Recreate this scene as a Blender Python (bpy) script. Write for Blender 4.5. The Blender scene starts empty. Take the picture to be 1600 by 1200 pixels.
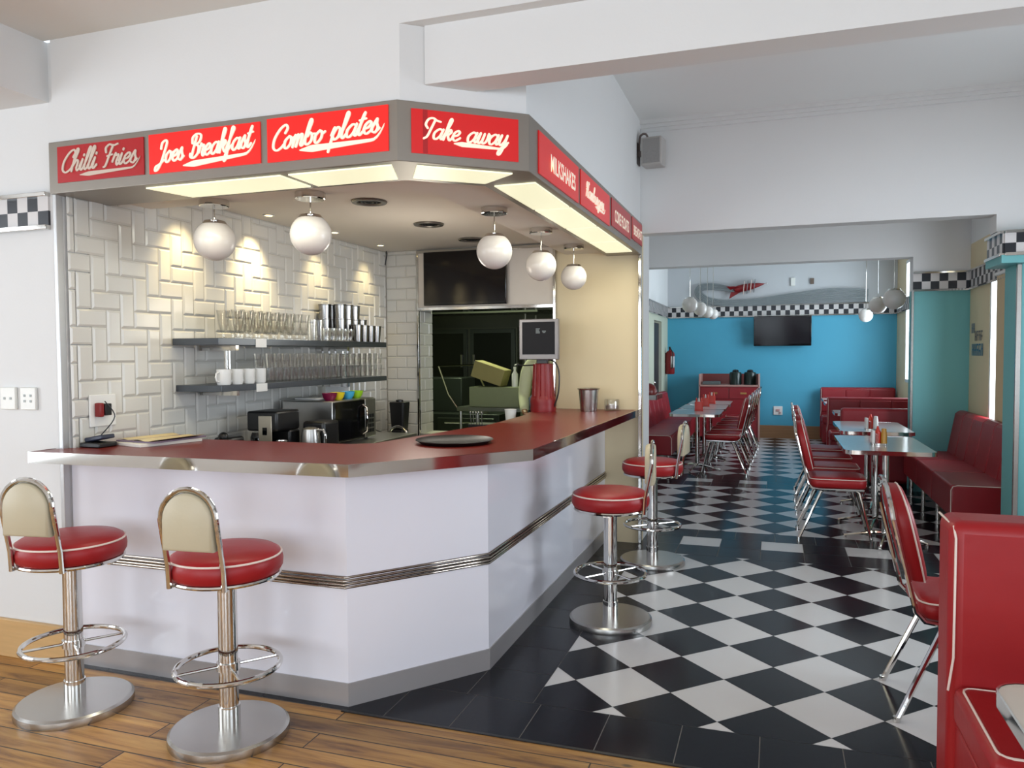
import bpy, bmesh, math, random
from math import sin, cos, pi, radians as rad
from mathutils import Vector, Matrix
random.seed(7)
SC = bpy.context.scene
COL = SC.collection

# ------------------------------------------------------------------ camera
YAW, PIT, ROL = rad(18.8307), rad(2.2016), rad(-0.33094)
fw = Vector((-sin(YAW)*cos(PIT), cos(YAW)*cos(PIT), -sin(PIT)))
rt = Vector((cos(YAW), sin(YAW), 0)); up = rt.cross(fw)
r2 = cos(ROL)*rt + sin(ROL)*up; u2 = -sin(ROL)*rt + cos(ROL)*up
cd = bpy.data.cameras.new('camera'); cam = bpy.data.objects.new('camera', cd); COL.objects.link(cam)
cd.sensor_width = 36; cd.lens = 36*1204.06/1600; cd.clip_start = .05
M = Matrix(((r2.x, u2.x, -fw.x, 0), (r2.y, u2.y, -fw.y, 0), (r2.z, u2.z, -fw.z, 1.5), (0, 0, 0, 1)))
cam.matrix_world = M
SC.camera = cam

# ------------------------------------------------------------------ world, exposure, lights
w = bpy.data.worlds.new('sky'); SC.world = w; w.use_nodes = True
bg = w.node_tree.nodes['Background']; bg.inputs[0].default_value = (.78, .88, 1, 1); bg.inputs[1].default_value = 1.6
vs = SC.view_settings; vs.view_transform = 'Standard'; vs.look = 'None'; vs.gamma = 1; vs.use_curve_mapping = False
vs.exposure = 0.0
cy = SC.cycles
cy.use_denoising = True
try: cy.denoiser = 'OPENIMAGEDENOISE'
except Exception: pass
cy.max_bounces = 8; cy.diffuse_bounces = 4; cy.glossy_bounces = 4; cy.transmission_bounces = 4; cy.transparent_max_bounces = 12
cy.sample_clamp_indirect = 4.0; cy.caustics_reflective = False; cy.caustics_refractive = False
cy.blur_glossy = .5

def area(name, loc, rot, sx, sy, power, col=(1, 1, 1), spread=180):
    d = bpy.data.lights.new(name, 'AREA'); d.shape = 'RECTANGLE'; d.size = sx; d.size_y = sy; d.energy = power; d.color = col
    d.spread = rad(spread)
    o = bpy.data.objects.new(name, d); COL.objects.link(o); o.location = loc; o.rotation_euler = rot
    return o
DAY = (.86, .93, 1.0)
# daylight entering by each window, one light just outside each opening
area('window_light_back_left', (-3.6, -4.18, 1.6), (rad(90), 0, 0), 2.9, 2.0, 110, (.93, .97, 1))
area('window_light_back_right', (.4, -4.18, 1.6), (rad(90), 0, 0), 2.9, 2.0, 148, (.84, .92, 1))
area('window_light_left', (-5.78, .4, 1.6), (0, rad(-90), 0), 2.0, 2.6, 76, (.93, .97, 1))
area('window_light_front_dining', (2.78, 4.4, 1.55), (0, rad(90), 0), 1.3, 1.6, 72, DAY)
area('window_light_right', (2.78, -.5, 1.6), (0, rad(90), 0), 2.0, 2.6, 66, (.80, .89, 1.0))
area('window_light_middle_dining', (2.16, 8.0, 1.6), (0, rad(90), 0), 1.7, .8, 85, DAY)
area('window_light_far_dining', (2.16, 12.4, 1.96), (0, rad(90), 0), 1.8, 2.0, 150, (.80, .92, 1))

# ------------------------------------------------------------------ materials
def s2l(c):
    return tuple(((x/255)/12.92 if x/255 <= .04045 else ((x/255+.055)/1.055)**2.4) for x in c)
MATS = {}
def mat(name, rgb, rough=.5, metal=0, noise=0, nscale=20, bump=0, bscale=40, emit=None, estr=0, spec=.5, coat=0, stretch=(1, 1, 1)):
    if name in MATS: return MATS[name]
    m = bpy.data.materials.new(name); m.use_nodes = True; nt = m.node_tree; b = nt.nodes['Principled BSDF']
    c = s2l(rgb)
    b.inputs['Base Color'].default_value = (*c, 1); b.inputs['Roughness'].default_value = rough
    b.inputs['Metallic'].default_value = metal; b.inputs['Specular IOR Level'].default_value = spec
    b.inputs['Coat Weight'].default_value = coat; b.inputs['Coat Roughness'].default_value = .08
    tc = nt.nodes.new('ShaderNodeTexCoord'); mp = nt.nodes.new('ShaderNodeMapping'); mp.inputs['Scale'].default_value = stretch
    nt.links.new(tc.outputs['Object'], mp.inputs[0])
    if noise:
        n = nt.nodes.new('ShaderNodeTexNoise'); n.inputs['Scale'].default_value = nscale; n.inputs['Detail'].default_value = 4
        nt.links.new(mp.outputs[0], n.inputs['Vector'])
        r = nt.nodes.new('ShaderNodeMapRange'); r.inputs['To Min'].default_value = 1-noise; r.inputs['To Max'].default_value = 1+noise
        nt.links.new(n.outputs['Fac'], r.inputs['Value'])
        mx = nt.nodes.new('ShaderNodeVectorMath'); mx.operation = 'SCALE'; mx.inputs[0].default_value = c
        nt.links.new(r.outputs[0], mx.inputs['Scale']); nt.links.new(mx.outputs[0], b.inputs['Base Color'])
    if bump:
        n = nt.nodes.new('ShaderNodeTexNoise'); n.inputs['Scale'].default_value = bscale; n.inputs['Detail'].default_value = 3
        nt.links.new(mp.outputs[0], n.inputs['Vector'])
        bp = nt.nodes.new('ShaderNodeBump'); bp.inputs['Strength'].default_value = bump; bp.inputs['Distance'].default_value = .01
        nt.links.new(n.outputs['Fac'], bp.inputs['Height']); nt.links.new(bp.outputs[0], b.inputs['Normal'])
    if emit is not None:
        b.inputs['Emission Color'].default_value = (*s2l(emit), 1); b.inputs['Emission Strength'].default_value = estr
    MATS[name] = m
    return m

WHITE = mat('white_paint', (226, 226, 225), .75, noise=.015, nscale=3, bump=.04, bscale=90)
CEIL = mat('ceiling_paint', (226, 225, 220), .85, noise=.015, nscale=2)
CREAM = mat('cream_paint', (222, 205, 168), .6, noise=.02, nscale=4)
TEAL = mat('teal_paint', (108, 176, 178), .55, noise=.02, nscale=4)
BLUE = mat('turquoise_paint', (78, 170, 202), .55, noise=.03, nscale=3)
CERAMIC = mat('white_ceramic', (212, 210, 204), .14, noise=.03, nscale=6, bump=.05, bscale=8)
GROUT = mat('grout', (176, 172, 164), .9)
LAMWHITE = mat('gloss_white_laminate', (236, 235, 243), .09, noise=.02, nscale=2, bump=.03, bscale=2)
LAMRED = mat('red_laminate', (120, 36, 30), .3, noise=.06, nscale=8)
CHROME = mat('chrome', (214, 212, 208), .07, 1)
BRUSH = mat('brushed_steel', (186, 184, 180), .27, 1, noise=.1, nscale=6, stretch=(1, 1, 40))
STEEL = mat('satin_steel', (182, 180, 176), .3, 1, noise=.06, nscale=12)
FRAME = mat('grey_sign_metal', (150, 143, 134), .38, .6, noise=.04, nscale=10)
VINYL = mat('red_vinyl', (156, 29, 33), .4, noise=.06, nscale=9, bump=.12, bscale=14, spec=.35)
VINYLD = mat('deep_red_vinyl', (150, 30, 40), .4, noise=.06, nscale=9, bump=.12, bscale=10)
CREAMV = mat('cream_vinyl', (192, 181, 154), .42, noise=.03, nscale=12, bump=.05, bscale=60)
PIPING = mat('white_piping', (232, 214, 204), .45)
BLACKT = mat('black_tile', (22, 25, 33), .2, noise=.18, nscale=5, bump=.03, bscale=30, spec=.2)
WHITET = mat('white_tile', (208, 207, 208), .2, noise=.03, nscale=5, bump=.02, bscale=30)
TGROUT = mat('tile_joint', (128, 124, 120), .8)
TABTOP = mat('pale_grey_tabletop', (196, 198, 196), .15, noise=.04, nscale=30)
BLACKP = mat('black_plastic', (22, 22, 24), .35, noise=.1, nscale=10)
BLACKG = mat('black_gloss', (10, 10, 12), .07, noise=.05, nscale=5)
SCREEN = mat('dark_screen', (16, 12, 14), .1, spec=.35)
MSCREEN = mat('matt_screen', (30, 30, 34), .5, spec=.15)
WHITEP = mat('white_plastic', (232, 232, 230), .3, noise=.01, nscale=8)
GLOBE = mat('opal_glass', (220, 214, 208), .22, noise=.01, nscale=3)
REDP = mat('red_plastic', (128, 20, 24), .42, noise=.05, nscale=10)
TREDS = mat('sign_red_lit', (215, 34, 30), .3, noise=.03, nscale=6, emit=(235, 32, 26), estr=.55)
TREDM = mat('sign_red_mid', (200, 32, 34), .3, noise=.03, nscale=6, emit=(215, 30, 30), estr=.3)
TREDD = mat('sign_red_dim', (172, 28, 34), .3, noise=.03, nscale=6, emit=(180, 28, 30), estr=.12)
LETTER = mat('sign_letter_cream', (250, 236, 214), .4, emit=(255, 240, 215), estr=.35)
DIFFUSE = mat('fluorescent_diffuser', (250, 250, 225), .4, noise=.03, nscale=6, emit=(246, 246, 206), estr=.72)
BULB = mat('downlight_bulb', (255, 230, 170), .4, emit=(255, 226, 150), estr=14)
SKIRT = mat('wood_skirting', (150, 112, 76), .5, noise=.25, nscale=6, stretch=(.3, 6, 6))
SKIRTL = mat('pale_wood_skirting', (206, 168, 116), .4, noise=.16, nscale=7, stretch=(.4, 6, 6))
DOORW = mat('dark_door_wood', (52, 36, 32), .45, noise=.2, nscale=8, stretch=(6, 6, .4))
CARD = mat('cardboard', (150, 140, 92), .8, noise=.08, nscale=8)
PAPER = mat('paper', (226, 222, 212), .7, noise=.03, nscale=5)
MANILA = mat('manila_paper', (214, 196, 150), .7, noise=.05, nscale=5)
KDARK = mat('kitchen_dark_wall', (120, 124, 104), .6, noise=.1, nscale=4)
KSTEEL = mat('kitchen_steel', (120, 124, 116), .3, .9, noise=.1, nscale=5)

def glass(name, tint=(1, 1, 1), refl=.1):
    m = bpy.data.materials.new(name); m.use_nodes = True; nt = m.node_tree; nt.nodes.remove(nt.nodes['Principled BSDF'])
    t = nt.nodes.new('ShaderNodeBsdfTransparent'); t.inputs[0].default_value = (*tint, 1)
    g = nt.nodes.new('ShaderNodeBsdfGlossy'); g.inputs['Roughness'].default_value = .06
    n = nt.nodes.new('ShaderNodeTexNoise'); n.inputs['Scale'].default_value = 9
    lw = nt.nodes.new('ShaderNodeLayerWeight'); lw.inputs[0].default_value = .35
    ad = nt.nodes.new('ShaderNodeMath'); ad.operation = 'MULTIPLY_ADD'; ad.inputs[1].default_value = .5; ad.inputs[2].default_value = refl
    nt.links.new(lw.outputs['Facing'], ad.inputs[0])
    mx = nt.nodes.new('ShaderNodeMixShader'); nt.links.new(ad.outputs[0], mx.inputs[0]); nt.links.new(t.outputs[0], mx.inputs[1]); nt.links.new(g.outputs[0], mx.inputs[2])
    nt.links.new(mx.outputs[0], nt.nodes['Material Output'].inputs[0])
    MATS[name] = m; return m
GLASS = glass('clear_glass', (.985, .99, .985), .06)
PANE = glass('window_pane', (.98, .99, 1), .03)

def wood_floor():
    m = bpy.data.materials.new('worn_pine_boards'); m.use_nodes = True; nt = m.node_tree; b = nt.nodes['Principled BSDF']; L = nt.links
    tc = nt.nodes.new('ShaderNodeTexCoord')
    br = nt.nodes.new('ShaderNodeTexBrick'); br.offset = .37; br.inputs['Scale'].default_value = 1
    br.inputs['Brick Width'].default_value = 1.7; br.inputs['Row Height'].default_value = .118; br.inputs['Mortar Size'].default_value = .0035
    br.inputs['Mortar Smooth'].default_value = .3; br.inputs['Bias'].default_value = 0
    br.inputs['Color1'].default_value = (0, 0, 0, 1); br.inputs['Color2'].default_value = (1, 1, 1, 1); br.inputs['Mortar'].default_value = (.5, .5, .5, 1)
    L.new(tc.outputs['Object'], br.inputs['Vector'])
    mp = nt.nodes.new('ShaderNodeMapping'); mp.inputs['Scale'].default_value = (.9, 9, 1)
    L.new(tc.outputs['Object'], mp.inputs[0])
    # shift the grain per board
    va = nt.nodes.new('ShaderNodeVectorMath'); va.operation = 'MULTIPLY_ADD'; va.inputs[1].default_value = (7, 3, 5)
    L.new(br.outputs['Color'], va.inputs[0]); L.new(mp.outputs[0], va.inputs[2])
    n = nt.nodes.new('ShaderNodeTexNoise'); n.inputs['Scale'].default_value = 2.2; n.inputs['Detail'].default_value = 8; n.inputs['Roughness'].default_value = .62; n.inputs['Distortion'].default_value = .6
    L.new(va.outputs[0], n.inputs['Vector'])
    cr = nt.nodes.new('ShaderNodeValToRGB'); e = cr.color_ramp.elements
    e[0].position = .32; e[0].color = (*s2l((104, 62, 30)), 1); e[1].position = .74; e[1].color = (*s2l((210, 164, 92)), 1)
    k = cr.color_ramp.elements.new(.5); k.color = (*s2l((180, 130, 66)), 1)
    L.new(n.outputs['Fac'], cr.inputs[0])
    # board-to-board tone
    hm = nt.nodes.new('ShaderNodeMapRange'); hm.inputs['To Min'].default_value = .62; hm.inputs['To Max'].default_value = 1.22
    L.new(br.outputs['Color'], hm.inputs['Value'])
    sc = nt.nodes.new('ShaderNodeVectorMath'); sc.operation = 'SCALE'; L.new(cr.outputs[0], sc.inputs[0]); L.new(hm.outputs[0], sc.inputs['Scale'])
    # knots
    vo = nt.nodes.new('ShaderNodeTexVoronoi'); vo.inputs['Scale'].default_value = 3.4; vo.inputs['Randomness'].default_value = 1
    mk = nt.nodes.new('ShaderNodeMapping'); mk.inputs['Scale'].default_value = (.8, 1.6, 1); L.new(tc.outputs['Object'], mk.inputs[0]); L.new(mk.outputs[0], vo.inputs['Vector'])
    kr = nt.nodes.new('ShaderNodeMapRange'); kr.inputs['From Min'].default_value = .03; kr.inputs['From Max'].default_value = .075; kr.inputs['To Min'].default_value = .25; kr.inputs['To Max'].default_value = 1
    L.new(vo.outputs['Distance'], kr.inputs['Value'])
    s3 = nt.nodes.new('ShaderNodeVectorMath'); s3.operation = 'SCALE'; L.new(sc.outputs[0], s3.inputs[0]); L.new(kr.outputs[0], s3.inputs['Scale'])
    mo = nt.nodes.new('ShaderNodeMixRGB'); L.new(br.outputs['Fac'], mo.inputs[0]); L.new(s3.outputs[0], mo.inputs[1]); mo.inputs[2].default_value = (*s2l((48, 30, 18)), 1)
    L.new(mo.outputs[0], b.inputs['Base Color'])
    b.inputs['Roughness'].default_value = .34
    bp = nt.nodes.new('ShaderNodeBump'); bp.inputs['Strength'].default_value = .35; bp.inputs['Distance'].default_value = .006
    ma = nt.nodes.new('ShaderNodeMath'); ma.operation = 'SUBTRACT'; L.new(n.outputs['Fac'], ma.inputs[0]); L.new(br.outputs['Fac'], ma.inputs[1]); L.new(ma.outputs[0], bp.inputs['Height']); L.new(bp.outputs[0], b.inputs['Normal'])
    return m
WOODF = wood_floor()

# ------------------------------------------------------------------ mesh helpers
class MB:
    def __init__(s): s.v = []; s.f = []; s.m = []; s.k = 0
    def mat(s, k): s.k = k; return s
    def add(s, vs, fs):
        n = len(s.v); s.v += [tuple(p) for p in vs]; s.f += [tuple(n+i for i in f) for f in fs]; s.m += [s.k]*len(fs); return s
    def box(s, x0, x1, y0, y1, z0, z1):
        v = [(x, y, z) for z in (z0, z1) for y in (y0, y1) for x in (x0, x1)]
        return s.add(v, [(0, 2, 3, 1), (4, 5, 7, 6), (0, 1, 5, 4), (2, 6, 7, 3), (0, 4, 6, 2), (1, 3, 7, 5)])
    def prism(s, pts, z0, z1):
        n = len(pts); a = sum(pts[i][0]*pts[(i+1) % n][1]-pts[(i+1) % n][0]*pts[i][1] for i in range(n))
        if a < 0: pts = pts[::-1]
        v = [(p[0], p[1], z0) for p in pts]+[(p[0], p[1], z1) for p in pts]
        return s.add(v, [tuple(range(n-1, -1, -1)), tuple(range(n, 2*n))]+[(i, (i+1) % n, n+(i+1) % n, n+i) for i in range(n)])
    def tube(s, path, r, n=10, closed=False, cap=True, radii=None):
        P = [Vector(p) for p in path]; N = len(P); rings = []
        up0 = None
        for i in range(N):
            if closed: t = (P[(i+1) % N]-P[i-1])
            else: t = P[min(i+1, N-1)]-P[max(i-1, 0)]
            t.normalize()
            if up0 is None:
                a = Vector((0, 0, 1)) if abs(t.z) < .9 else Vector((1, 0, 0)); up0 = (a-t*a.dot(t)).normalized()
            else:
                up0 = (up0-t*up0.dot(t)).normalized()
            b = t.cross(up0); rr = radii[i] if radii else r
            rings.append([P[i]+up0*rr*cos(2*pi*k/n)+b*rr*sin(2*pi*k/n) for k in range(n)])
        v = [p for R_ in rings for p in R_]; f = []
        for i in range(N if closed else N-1):
            j = (i+1) % N
            for k in range(n): f.append((i*n+k, i*n+(k+1) % n, j*n+(k+1) % n, j*n+k))
        if not closed and cap: f += [tuple(range(n-1, -1, -1)), tuple(range((N-1)*n, N*n))]
        return s.add(v, f)
    def lathe(s, prof, c=(0, 0, 0), n=24, axis='z'):
        v = []; f = []
        for (r, h) in prof:
            for k in range(n):
                a = 2*pi*k/n; p = (r*cos(a), r*sin(a), h)
                if axis == 'x': p = (h, r*cos(a), r*sin(a))
                if axis == 'y': p = (r*sin(a), h, r*cos(a))
                v.append((c[0]+p[0], c[1]+p[1], c[2]+p[2]))
        for i in range(len(prof)-1):
            for k in range(n): f.append((i*n+k, i*n+(k+1) % n, (i+1)*n+(k+1) % n, (i+1)*n+k))
        if prof[0][0] > 1e-5: f.append(tuple(range(n-1, -1, -1)))
        if prof[-1][0] > 1e-5: f.append(tuple(range((len(prof)-1)*n, len(prof)*n)))
        return s.add(v, f)
    def ball(s, c, r, n=24, m=12, sc=(1, 1, 1)):
        prof = [(max(1e-6, r*sin(pi*i/m)), -r*cos(pi*i/m)) for i in range(m+1)]
        k = len(s.v); s.lathe(prof, (0, 0, 0), n)
        for i in range(k, len(s.v)):
            p = s.v[i]; s.v[i] = (c[0]+p[0]*sc[0], c[1]+p[1]*sc[1], c[2]+p[2]*sc[2])
        return s
    def xf(s, k0, mtx):
        for i in range(k0, len(s.v)): s.v[i] = tuple(mtx @ Vector(s.v[i]))
        return s
    def build(s, name, mats, parent=None, bevel=0, bseg=2, sub=0, smooth=35, solid=0):
        me = bpy.data.meshes.new(name); me.from_pydata(s.v, [], s.f); me.update()
        if not isinstance(mats, (list, tuple)): mats = [mats]
        for m in mats: me.materials.append(m)
        if len(mats) > 1: me.polygons.foreach_set('material_index', s.m)
        me.validate()
        if smooth:
            me.polygons.foreach_set('use_smooth', [True]*len(me.polygons))
            me.set_sharp_from_angle(angle=rad(smooth))
        o = bpy.data.objects.new(name, me); COL.objects.link(o)
        if parent: o.parent = parent
        if solid:
            d = o.modifiers.new('thickness', 'SOLIDIFY'); d.thickness = solid; d.offset = 0
        if bevel:
            d = o.modifiers.new('bevel', 'BEVEL'); d.width = bevel; d.segments = bseg; d.limit_method = 'ANGLE'; d.angle_limit = rad(40)
        if sub:
            d = o.modifiers.new('subdivision', 'SUBSURF'); d.levels = d.render_levels = sub
        return o

def tag(o, label, cat, group=None):
    o['label'] = label; o['category'] = cat
    if group: o['group'] = group
    return o
def thing(name, label, cat, loc=(0, 0, 0), rz=0, group=None):
    o = bpy.data.objects.new(name, None); COL.objects.link(o); o.location = loc; o.rotation_euler = (0, 0, rz)
    o.empty_display_size = .1
    return tag(o, label, cat, group)
def struct(name, mb, m, **k):
    o = mb.build(name, m, **k); o['kind'] = 'structure'; return o
def dup(root, loc=None, rz=None, label=None, group=None):
    r = root.copy(); COL.objects.link(r)
    if loc is not None: r.location = loc
    if rz is not None: r.rotation_euler = (0, 0, rz)
    if label: r['label'] = label
    if group: r['group'] = group
    for ch in list(root.children):
        c = ch.copy(); COL.objects.link(c); c.parent = r
        for g in list(ch.children):
            d = g.copy(); COL.objects.link(d); d.parent = c
    return r
def rpoly(x0, x1, y0, y1, r, n=5):
    out = []
    for cx, cy_, a0 in ((x1-r, y1-r, 0), (x0+r, y1-r, 90), (x0+r, y0+r, 180), (x1-r, y0+r, 270)):
        for i in range(n+1):
            a = rad(a0+90*i/n); out.append((cx+r*cos(a), cy_+r*sin(a)))
    return out
def crom(P, n=6, closed=False):
    P = [Vector(p) for p in P]; N = len(P); out = []
    rng = range(N if closed else N-1)
    for i in rng:
        if closed: a, b, c, d = P[i-1], P[i], P[(i+1) % N], P[(i+2) % N]
        else: a, b, c, d = P[max(i-1, 0)], P[i], P[i+1], P[min(i+2, N-1)]
        for k in range(n):
            t = k/n; out.append(.5*((2*b)+(c-a)*t+(2*a-5*b+4*c-d)*t*t+(3*b-a-3*c+d)*t**3))
    if not closed: out.append(P[-1])
    return out

# ================================================================== FLOOR
D = .43085; T = .3047
b = MB(); b.box(-5.6, 2.6, -4, 2.795, -.1, 0)
struct('floor', b, WOODF, smooth=0)
def clip(poly, x0, x1, y0, y1):
    def half(P, ax, v, keep):
        out = []
        for i in range(len(P)):
            a, c = P[i-1], P[i]; ia = keep(a[ax], v); ic = keep(c[ax], v)
            if ia != ic:
                t = (v-a[ax])/(c[ax]-a[ax]); out.append((a[0]+(c[0]-a[0])*t, a[1]+(c[1]-a[1])*t))
            if ic: out.append(c)
        return out
    ge = lambda q, v: q >= v-1e-9; le = lambda q, v: q <= v+1e-9
    for ax, v, k in ((0, x0, ge), (0, x1, le), (1, y0, ge), (1, y1, le)):
        poly = half(poly, ax, v, k)
        if len(poly) < 3: return []
    return poly
fl = MB()
fl.mat(2).box(-5.0, 2.6, 2.80, 14.35, -.1, -.0015)
def tilepoly(P, dark):
    if len(P) < 3: return
    a = abs(sum(P[i-1][0]*P[i][1]-P[i][0]*P[i-1][1] for i in range(len(P))))/2
    if a < 2e-4: return
    P2 = P
    n = len(P2); area_ = sum(P2[i-1][0]*P2[i][1]-P2[i][0]*P2[i-1][1] for i in range(n))
    if area_ < 0: P2 = P2[::-1]
    fl.mat(1 if not dark else 0).add([(p[0], p[1], 0) for p in P2], [tuple(range(n))])
def rectile(x0, x1, y0, y1, dark=True, j=.0019):
    tilepoly([(x0+j, y0+j), (x1-j, y0+j), (x1-j, y1-j), (x0+j, y1-j)], dark)
def checker(x0, y0, X0, X1, Y0, Y1):
    h = D/2-.0012
    for i in range(-30, 30):
        for j in range(-40, 40):
            for (cx, cy_, dark) in ((x0+i*D, y0+(j+.5)*D, True), (x0+(i+.5)*D, y0+j*D, False)):
                if X0-D < cx < X1+D and Y0-D < cy_ < Y1+D:
                    P = clip([(cx-h, cy_), (cx, cy_-h), (cx+h, cy_), (cx, cy_+h)], X0+.001, X1-.001, Y0+.001, Y1-.001)
                    tilepoly(P, dark)
# near border row and column
x = -1.532-12*.2975
while x < 2.6:
    rectile(max(x, -5), min(x+.2975, 2.6), 2.80, 3.112); x += .2975
y = 3.112; k = 0
while y < 5.81:
    y1 = min(y+.3047, 5.82)
    for c in range(-13, 0): rectile(-.975+c*T, -.975+(c+1)*T, y, y1)
    y = y1
checker(.0034, 3.40, -.975, 2.6, 3.112, 5.82)
def band(y0, y1, y2, y3, xs):
    for c in range(-14, 14):
        xa, xb = xs+c*.305, xs+(c+1)*.305
        if xb > 2.6: break
        rectile(xa, xb, y0, y1); rectile(xa+.1, xb+.1, y2, y3)
        rectile(xa, xb, y1, y2, dark=(c % 2 != 0))
band(5.82, 6.12, 6.395, 6.67, -.70)
checker(.01, 6.71, -4.9, 2.6, 6.67, 8.92)
band(8.92, 9.205, 9.43, 9.74, -.99)
checker(.01, 9.96, -4.9, 2.6, 9.74, 14.3)
struct('floor', fl, [BLACKT, WHITET, TGROUT], smooth=0)
b = MB(); b.box(-1.72, 2.6, 2.785, 2.80, -.05, .004)
struct('trim_1', b, BLACKP, smooth=0)

# ================================================================== SHELL
# main room, left of the bar
b = MB(); b.box(-5.6, -3.24, 2.81, 2.97, 0, 2.99)
struct('wall_front', b, WHITE)
b = MB(); b.box(-5.6, -3.24, 2.785, 2.81, 0, .19)
struct('baseboard_front', b, SKIRTL, bevel=.004)
b = MB(); b.box(-3.262, -3.238, 2.798, 2.835, .19, 2.275)
struct('trim_2', b, mat('pale_metal_trim', (196, 196, 196), .35, .5, noise=.02), bevel=.003)
# bulkhead above the bar: front, chamfer, dining side
A = (-1.414, 2.79); B = (-1.0, 3.14)
b = MB()
b.prism([(-3.24, 2.79), A, B, (-1.0, 6.05), (-1.12, 6.05), (-1.12, 3.2), (-1.46, 2.91), (-3.24, 2.91)], 2.51, 3.36)
struct('wall_bulkhead', b, WHITE, smooth=0)
b = MB(); b.box(-1.414, 2.6, 2.79, 2.87, 2.81, 3.36)
struct('wall_header_main', b, WHITE, smooth=0)
b = MB(); b.box(-1.33, 2.6, 2.845, 2.995, 2.58, 2.83)
struct('trim_3', b, WHITE, smooth=0)
b = MB(); b.box(-5.6, 2.6, -4, 2.79, 2.99, 3.15)
struct('ceiling', b, CEIL, smooth=0)
b = MB(); b.box(-5.6, -3.28, -4, 2.81, 2.71, 2.99)
struct('trim_4', b, WHITE, smooth=0)
# back wall (behind the camera) and left wall with windows
b = MB()
b.box(-5.75, 2.75, -4.12, -4, 0, .6); b.box(-5.75, 2.75, -4.12, -4, 2.6, 3.1)
for x0, x1 in ((-5.75, -5.05), (-2.15, -1.05), (1.85, 2.75)): b.box(x0, x1, -4.12, -4, .6, 2.6)
struct('wall_back', b, WHITE, smooth=0)
b = MB(); b.box(-5.72, -5.6, -4, 2.97, 0, .6); b.box(-5.72, -5.6, -4, 2.97, 2.6, 3.1)
for y0, y1 in ((-4, -.9), (1.7, 2.97)): b.box(-5.72, -5.6, y0, y1, .6, 2.6)
struct('wall_left', b, WHITE, smooth=0)
b = MB(); b.box(2.6, 2.72, -4, -1.8, 0, 3.36); b.box(2.6, 2.72, .8, 3.6, 0, 3.36); b.box(2.6, 2.72, -1.8, .8, 0, .6); b.box(2.6, 2.72, -1.8, .8, 2.6, 3.36); b.box(2.6, 2.72, 5.2, 6.1, 0, 3.36); b.box(2.6, 2.72, 3.6, 5.2, 0, .9); b.box(2.6, 2.72, 3.6, 5.2, 2.2, 3.36)
struct('wall_right', b, WHITE, smooth=0)
def window(n, ax, c, a0, a1, z0, z1, nx=2, t=.05):
    f = MB(); g = MB()
    def bx(mb, p0, p1, q0, q1, d=.025):
        if ax == 'y': mb.box(p0, p1, c-d, c+d, q0, q1)
        else: mb.box(c-d, c+d, p0, p1, q0, q1)
    bx(f, a0, a1, z0, z0+t); bx(f, a0, a1, z1-t, z1)
    for i in range(nx+1):
        p = a0+(a1-a0-t)*i/nx; bx(f, p, p+t, z0+t, z1-t)
    o = struct('window_%d' % n, f, WHITEP, smooth=0)
    bx(g, a0+t, a1-t, z0+t, z1-t, .002); p = g.build('pane', PANE, o, smooth=0)
window(1, 'y', -4.06, -5.05, -2.15, .6, 2.6, 3)
window(2, 'y', -4.06, -1.05, 1.85, .6, 2.6, 3)
window(3, 'x', -5.66, -.9, 1.7, .6, 2.6, 3)
window(7, 'x', 2.66, -1.8, .8, .6, 2.6, 3)
window(4, 'x', 2.66, 3.6, 5.2, .9, 2.2, 2)
window(5, 'x', 1.957, 7.62, 8.42, .77, 2.62, 1)
window(6, 'x', 1.957, 11.4, 13.42, 1.03, 2.92, 2)
# dining ceilings
b = MB(); b.box(-1.05, 2.72, 2.86, 6.1, 3.3, 3.4); b.box(-2, 2.2, 6.1, 14.45, 3.3, 3.4)
struct('ceiling', b, mat('dining_ceiling_paint', (232, 232, 230), .85, noise=.015, nscale=2), smooth=0)
# first header with its pier on the right
b = MB(); b.box(-1.0, 1.43, 6.1, 6.26, 2.44, 3.3); b.box(1.43, 2.72, 6.1, 6.26, 2.32, 3.3)
struct('wall_header_dining', b, WHITE, smooth=0)
b = MB()
for i, (dy, dz) in enumerate(((.03, .08), (.05, .055), (.075, .03))): b.box(-1.0, 2.6, 6.1-dy, 6.1, 3.3-dz, 3.3)
struct('trim_5', b, WHITE, smooth=0)
b = MB(); b.box(1.565, 2.72, 6.1, 6.42, 0, 2.32)
struct('wall_pier_near', b, TEAL, smooth=0)
b = MB(); b.prism([(1.44, 6.0), (2.6, 6.0), (2.6, 6.099), (1.66, 6.099), (1.66, 6.42), (1.44, 6.42)], 2.095, 2.15)
b.prism([(1.46, 6.02), (2.6, 6.02), (2.6, 6.099), (1.66, 6.099), (1.66, 6.42), (1.46, 6.42)], 2.15, 2.31)
struct('trim_6', b, TEAL, smooth=0)
b = MB(); b.box(1.555, 1.585, 6.088, 6.115, 0, 2.095)
struct('trim_7', b, BRUSH, bevel=.003)
# second header and far pier
b = MB(); b.box(-2.0, 1.39, 9.2, 9.42, 2.515, 3.3)
struct('wall_header_far', b, WHITE, smooth=0)
b = MB(); b.mat(0).box(1.39, 2.05, 9.2, 9.42, 0, 2.155); b.mat(1).box(1.39, 2.05, 9.2, 9.42, 2.155, 3.3)
struct('wall_pier_far', b, [TEAL, WHITE], smooth=0)
b = MB(); b.box(1.378, 1.402, 9.188, 9.212, 0, 2.15)
struct('trim_8', b, BRUSH, bevel=.003)
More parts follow.
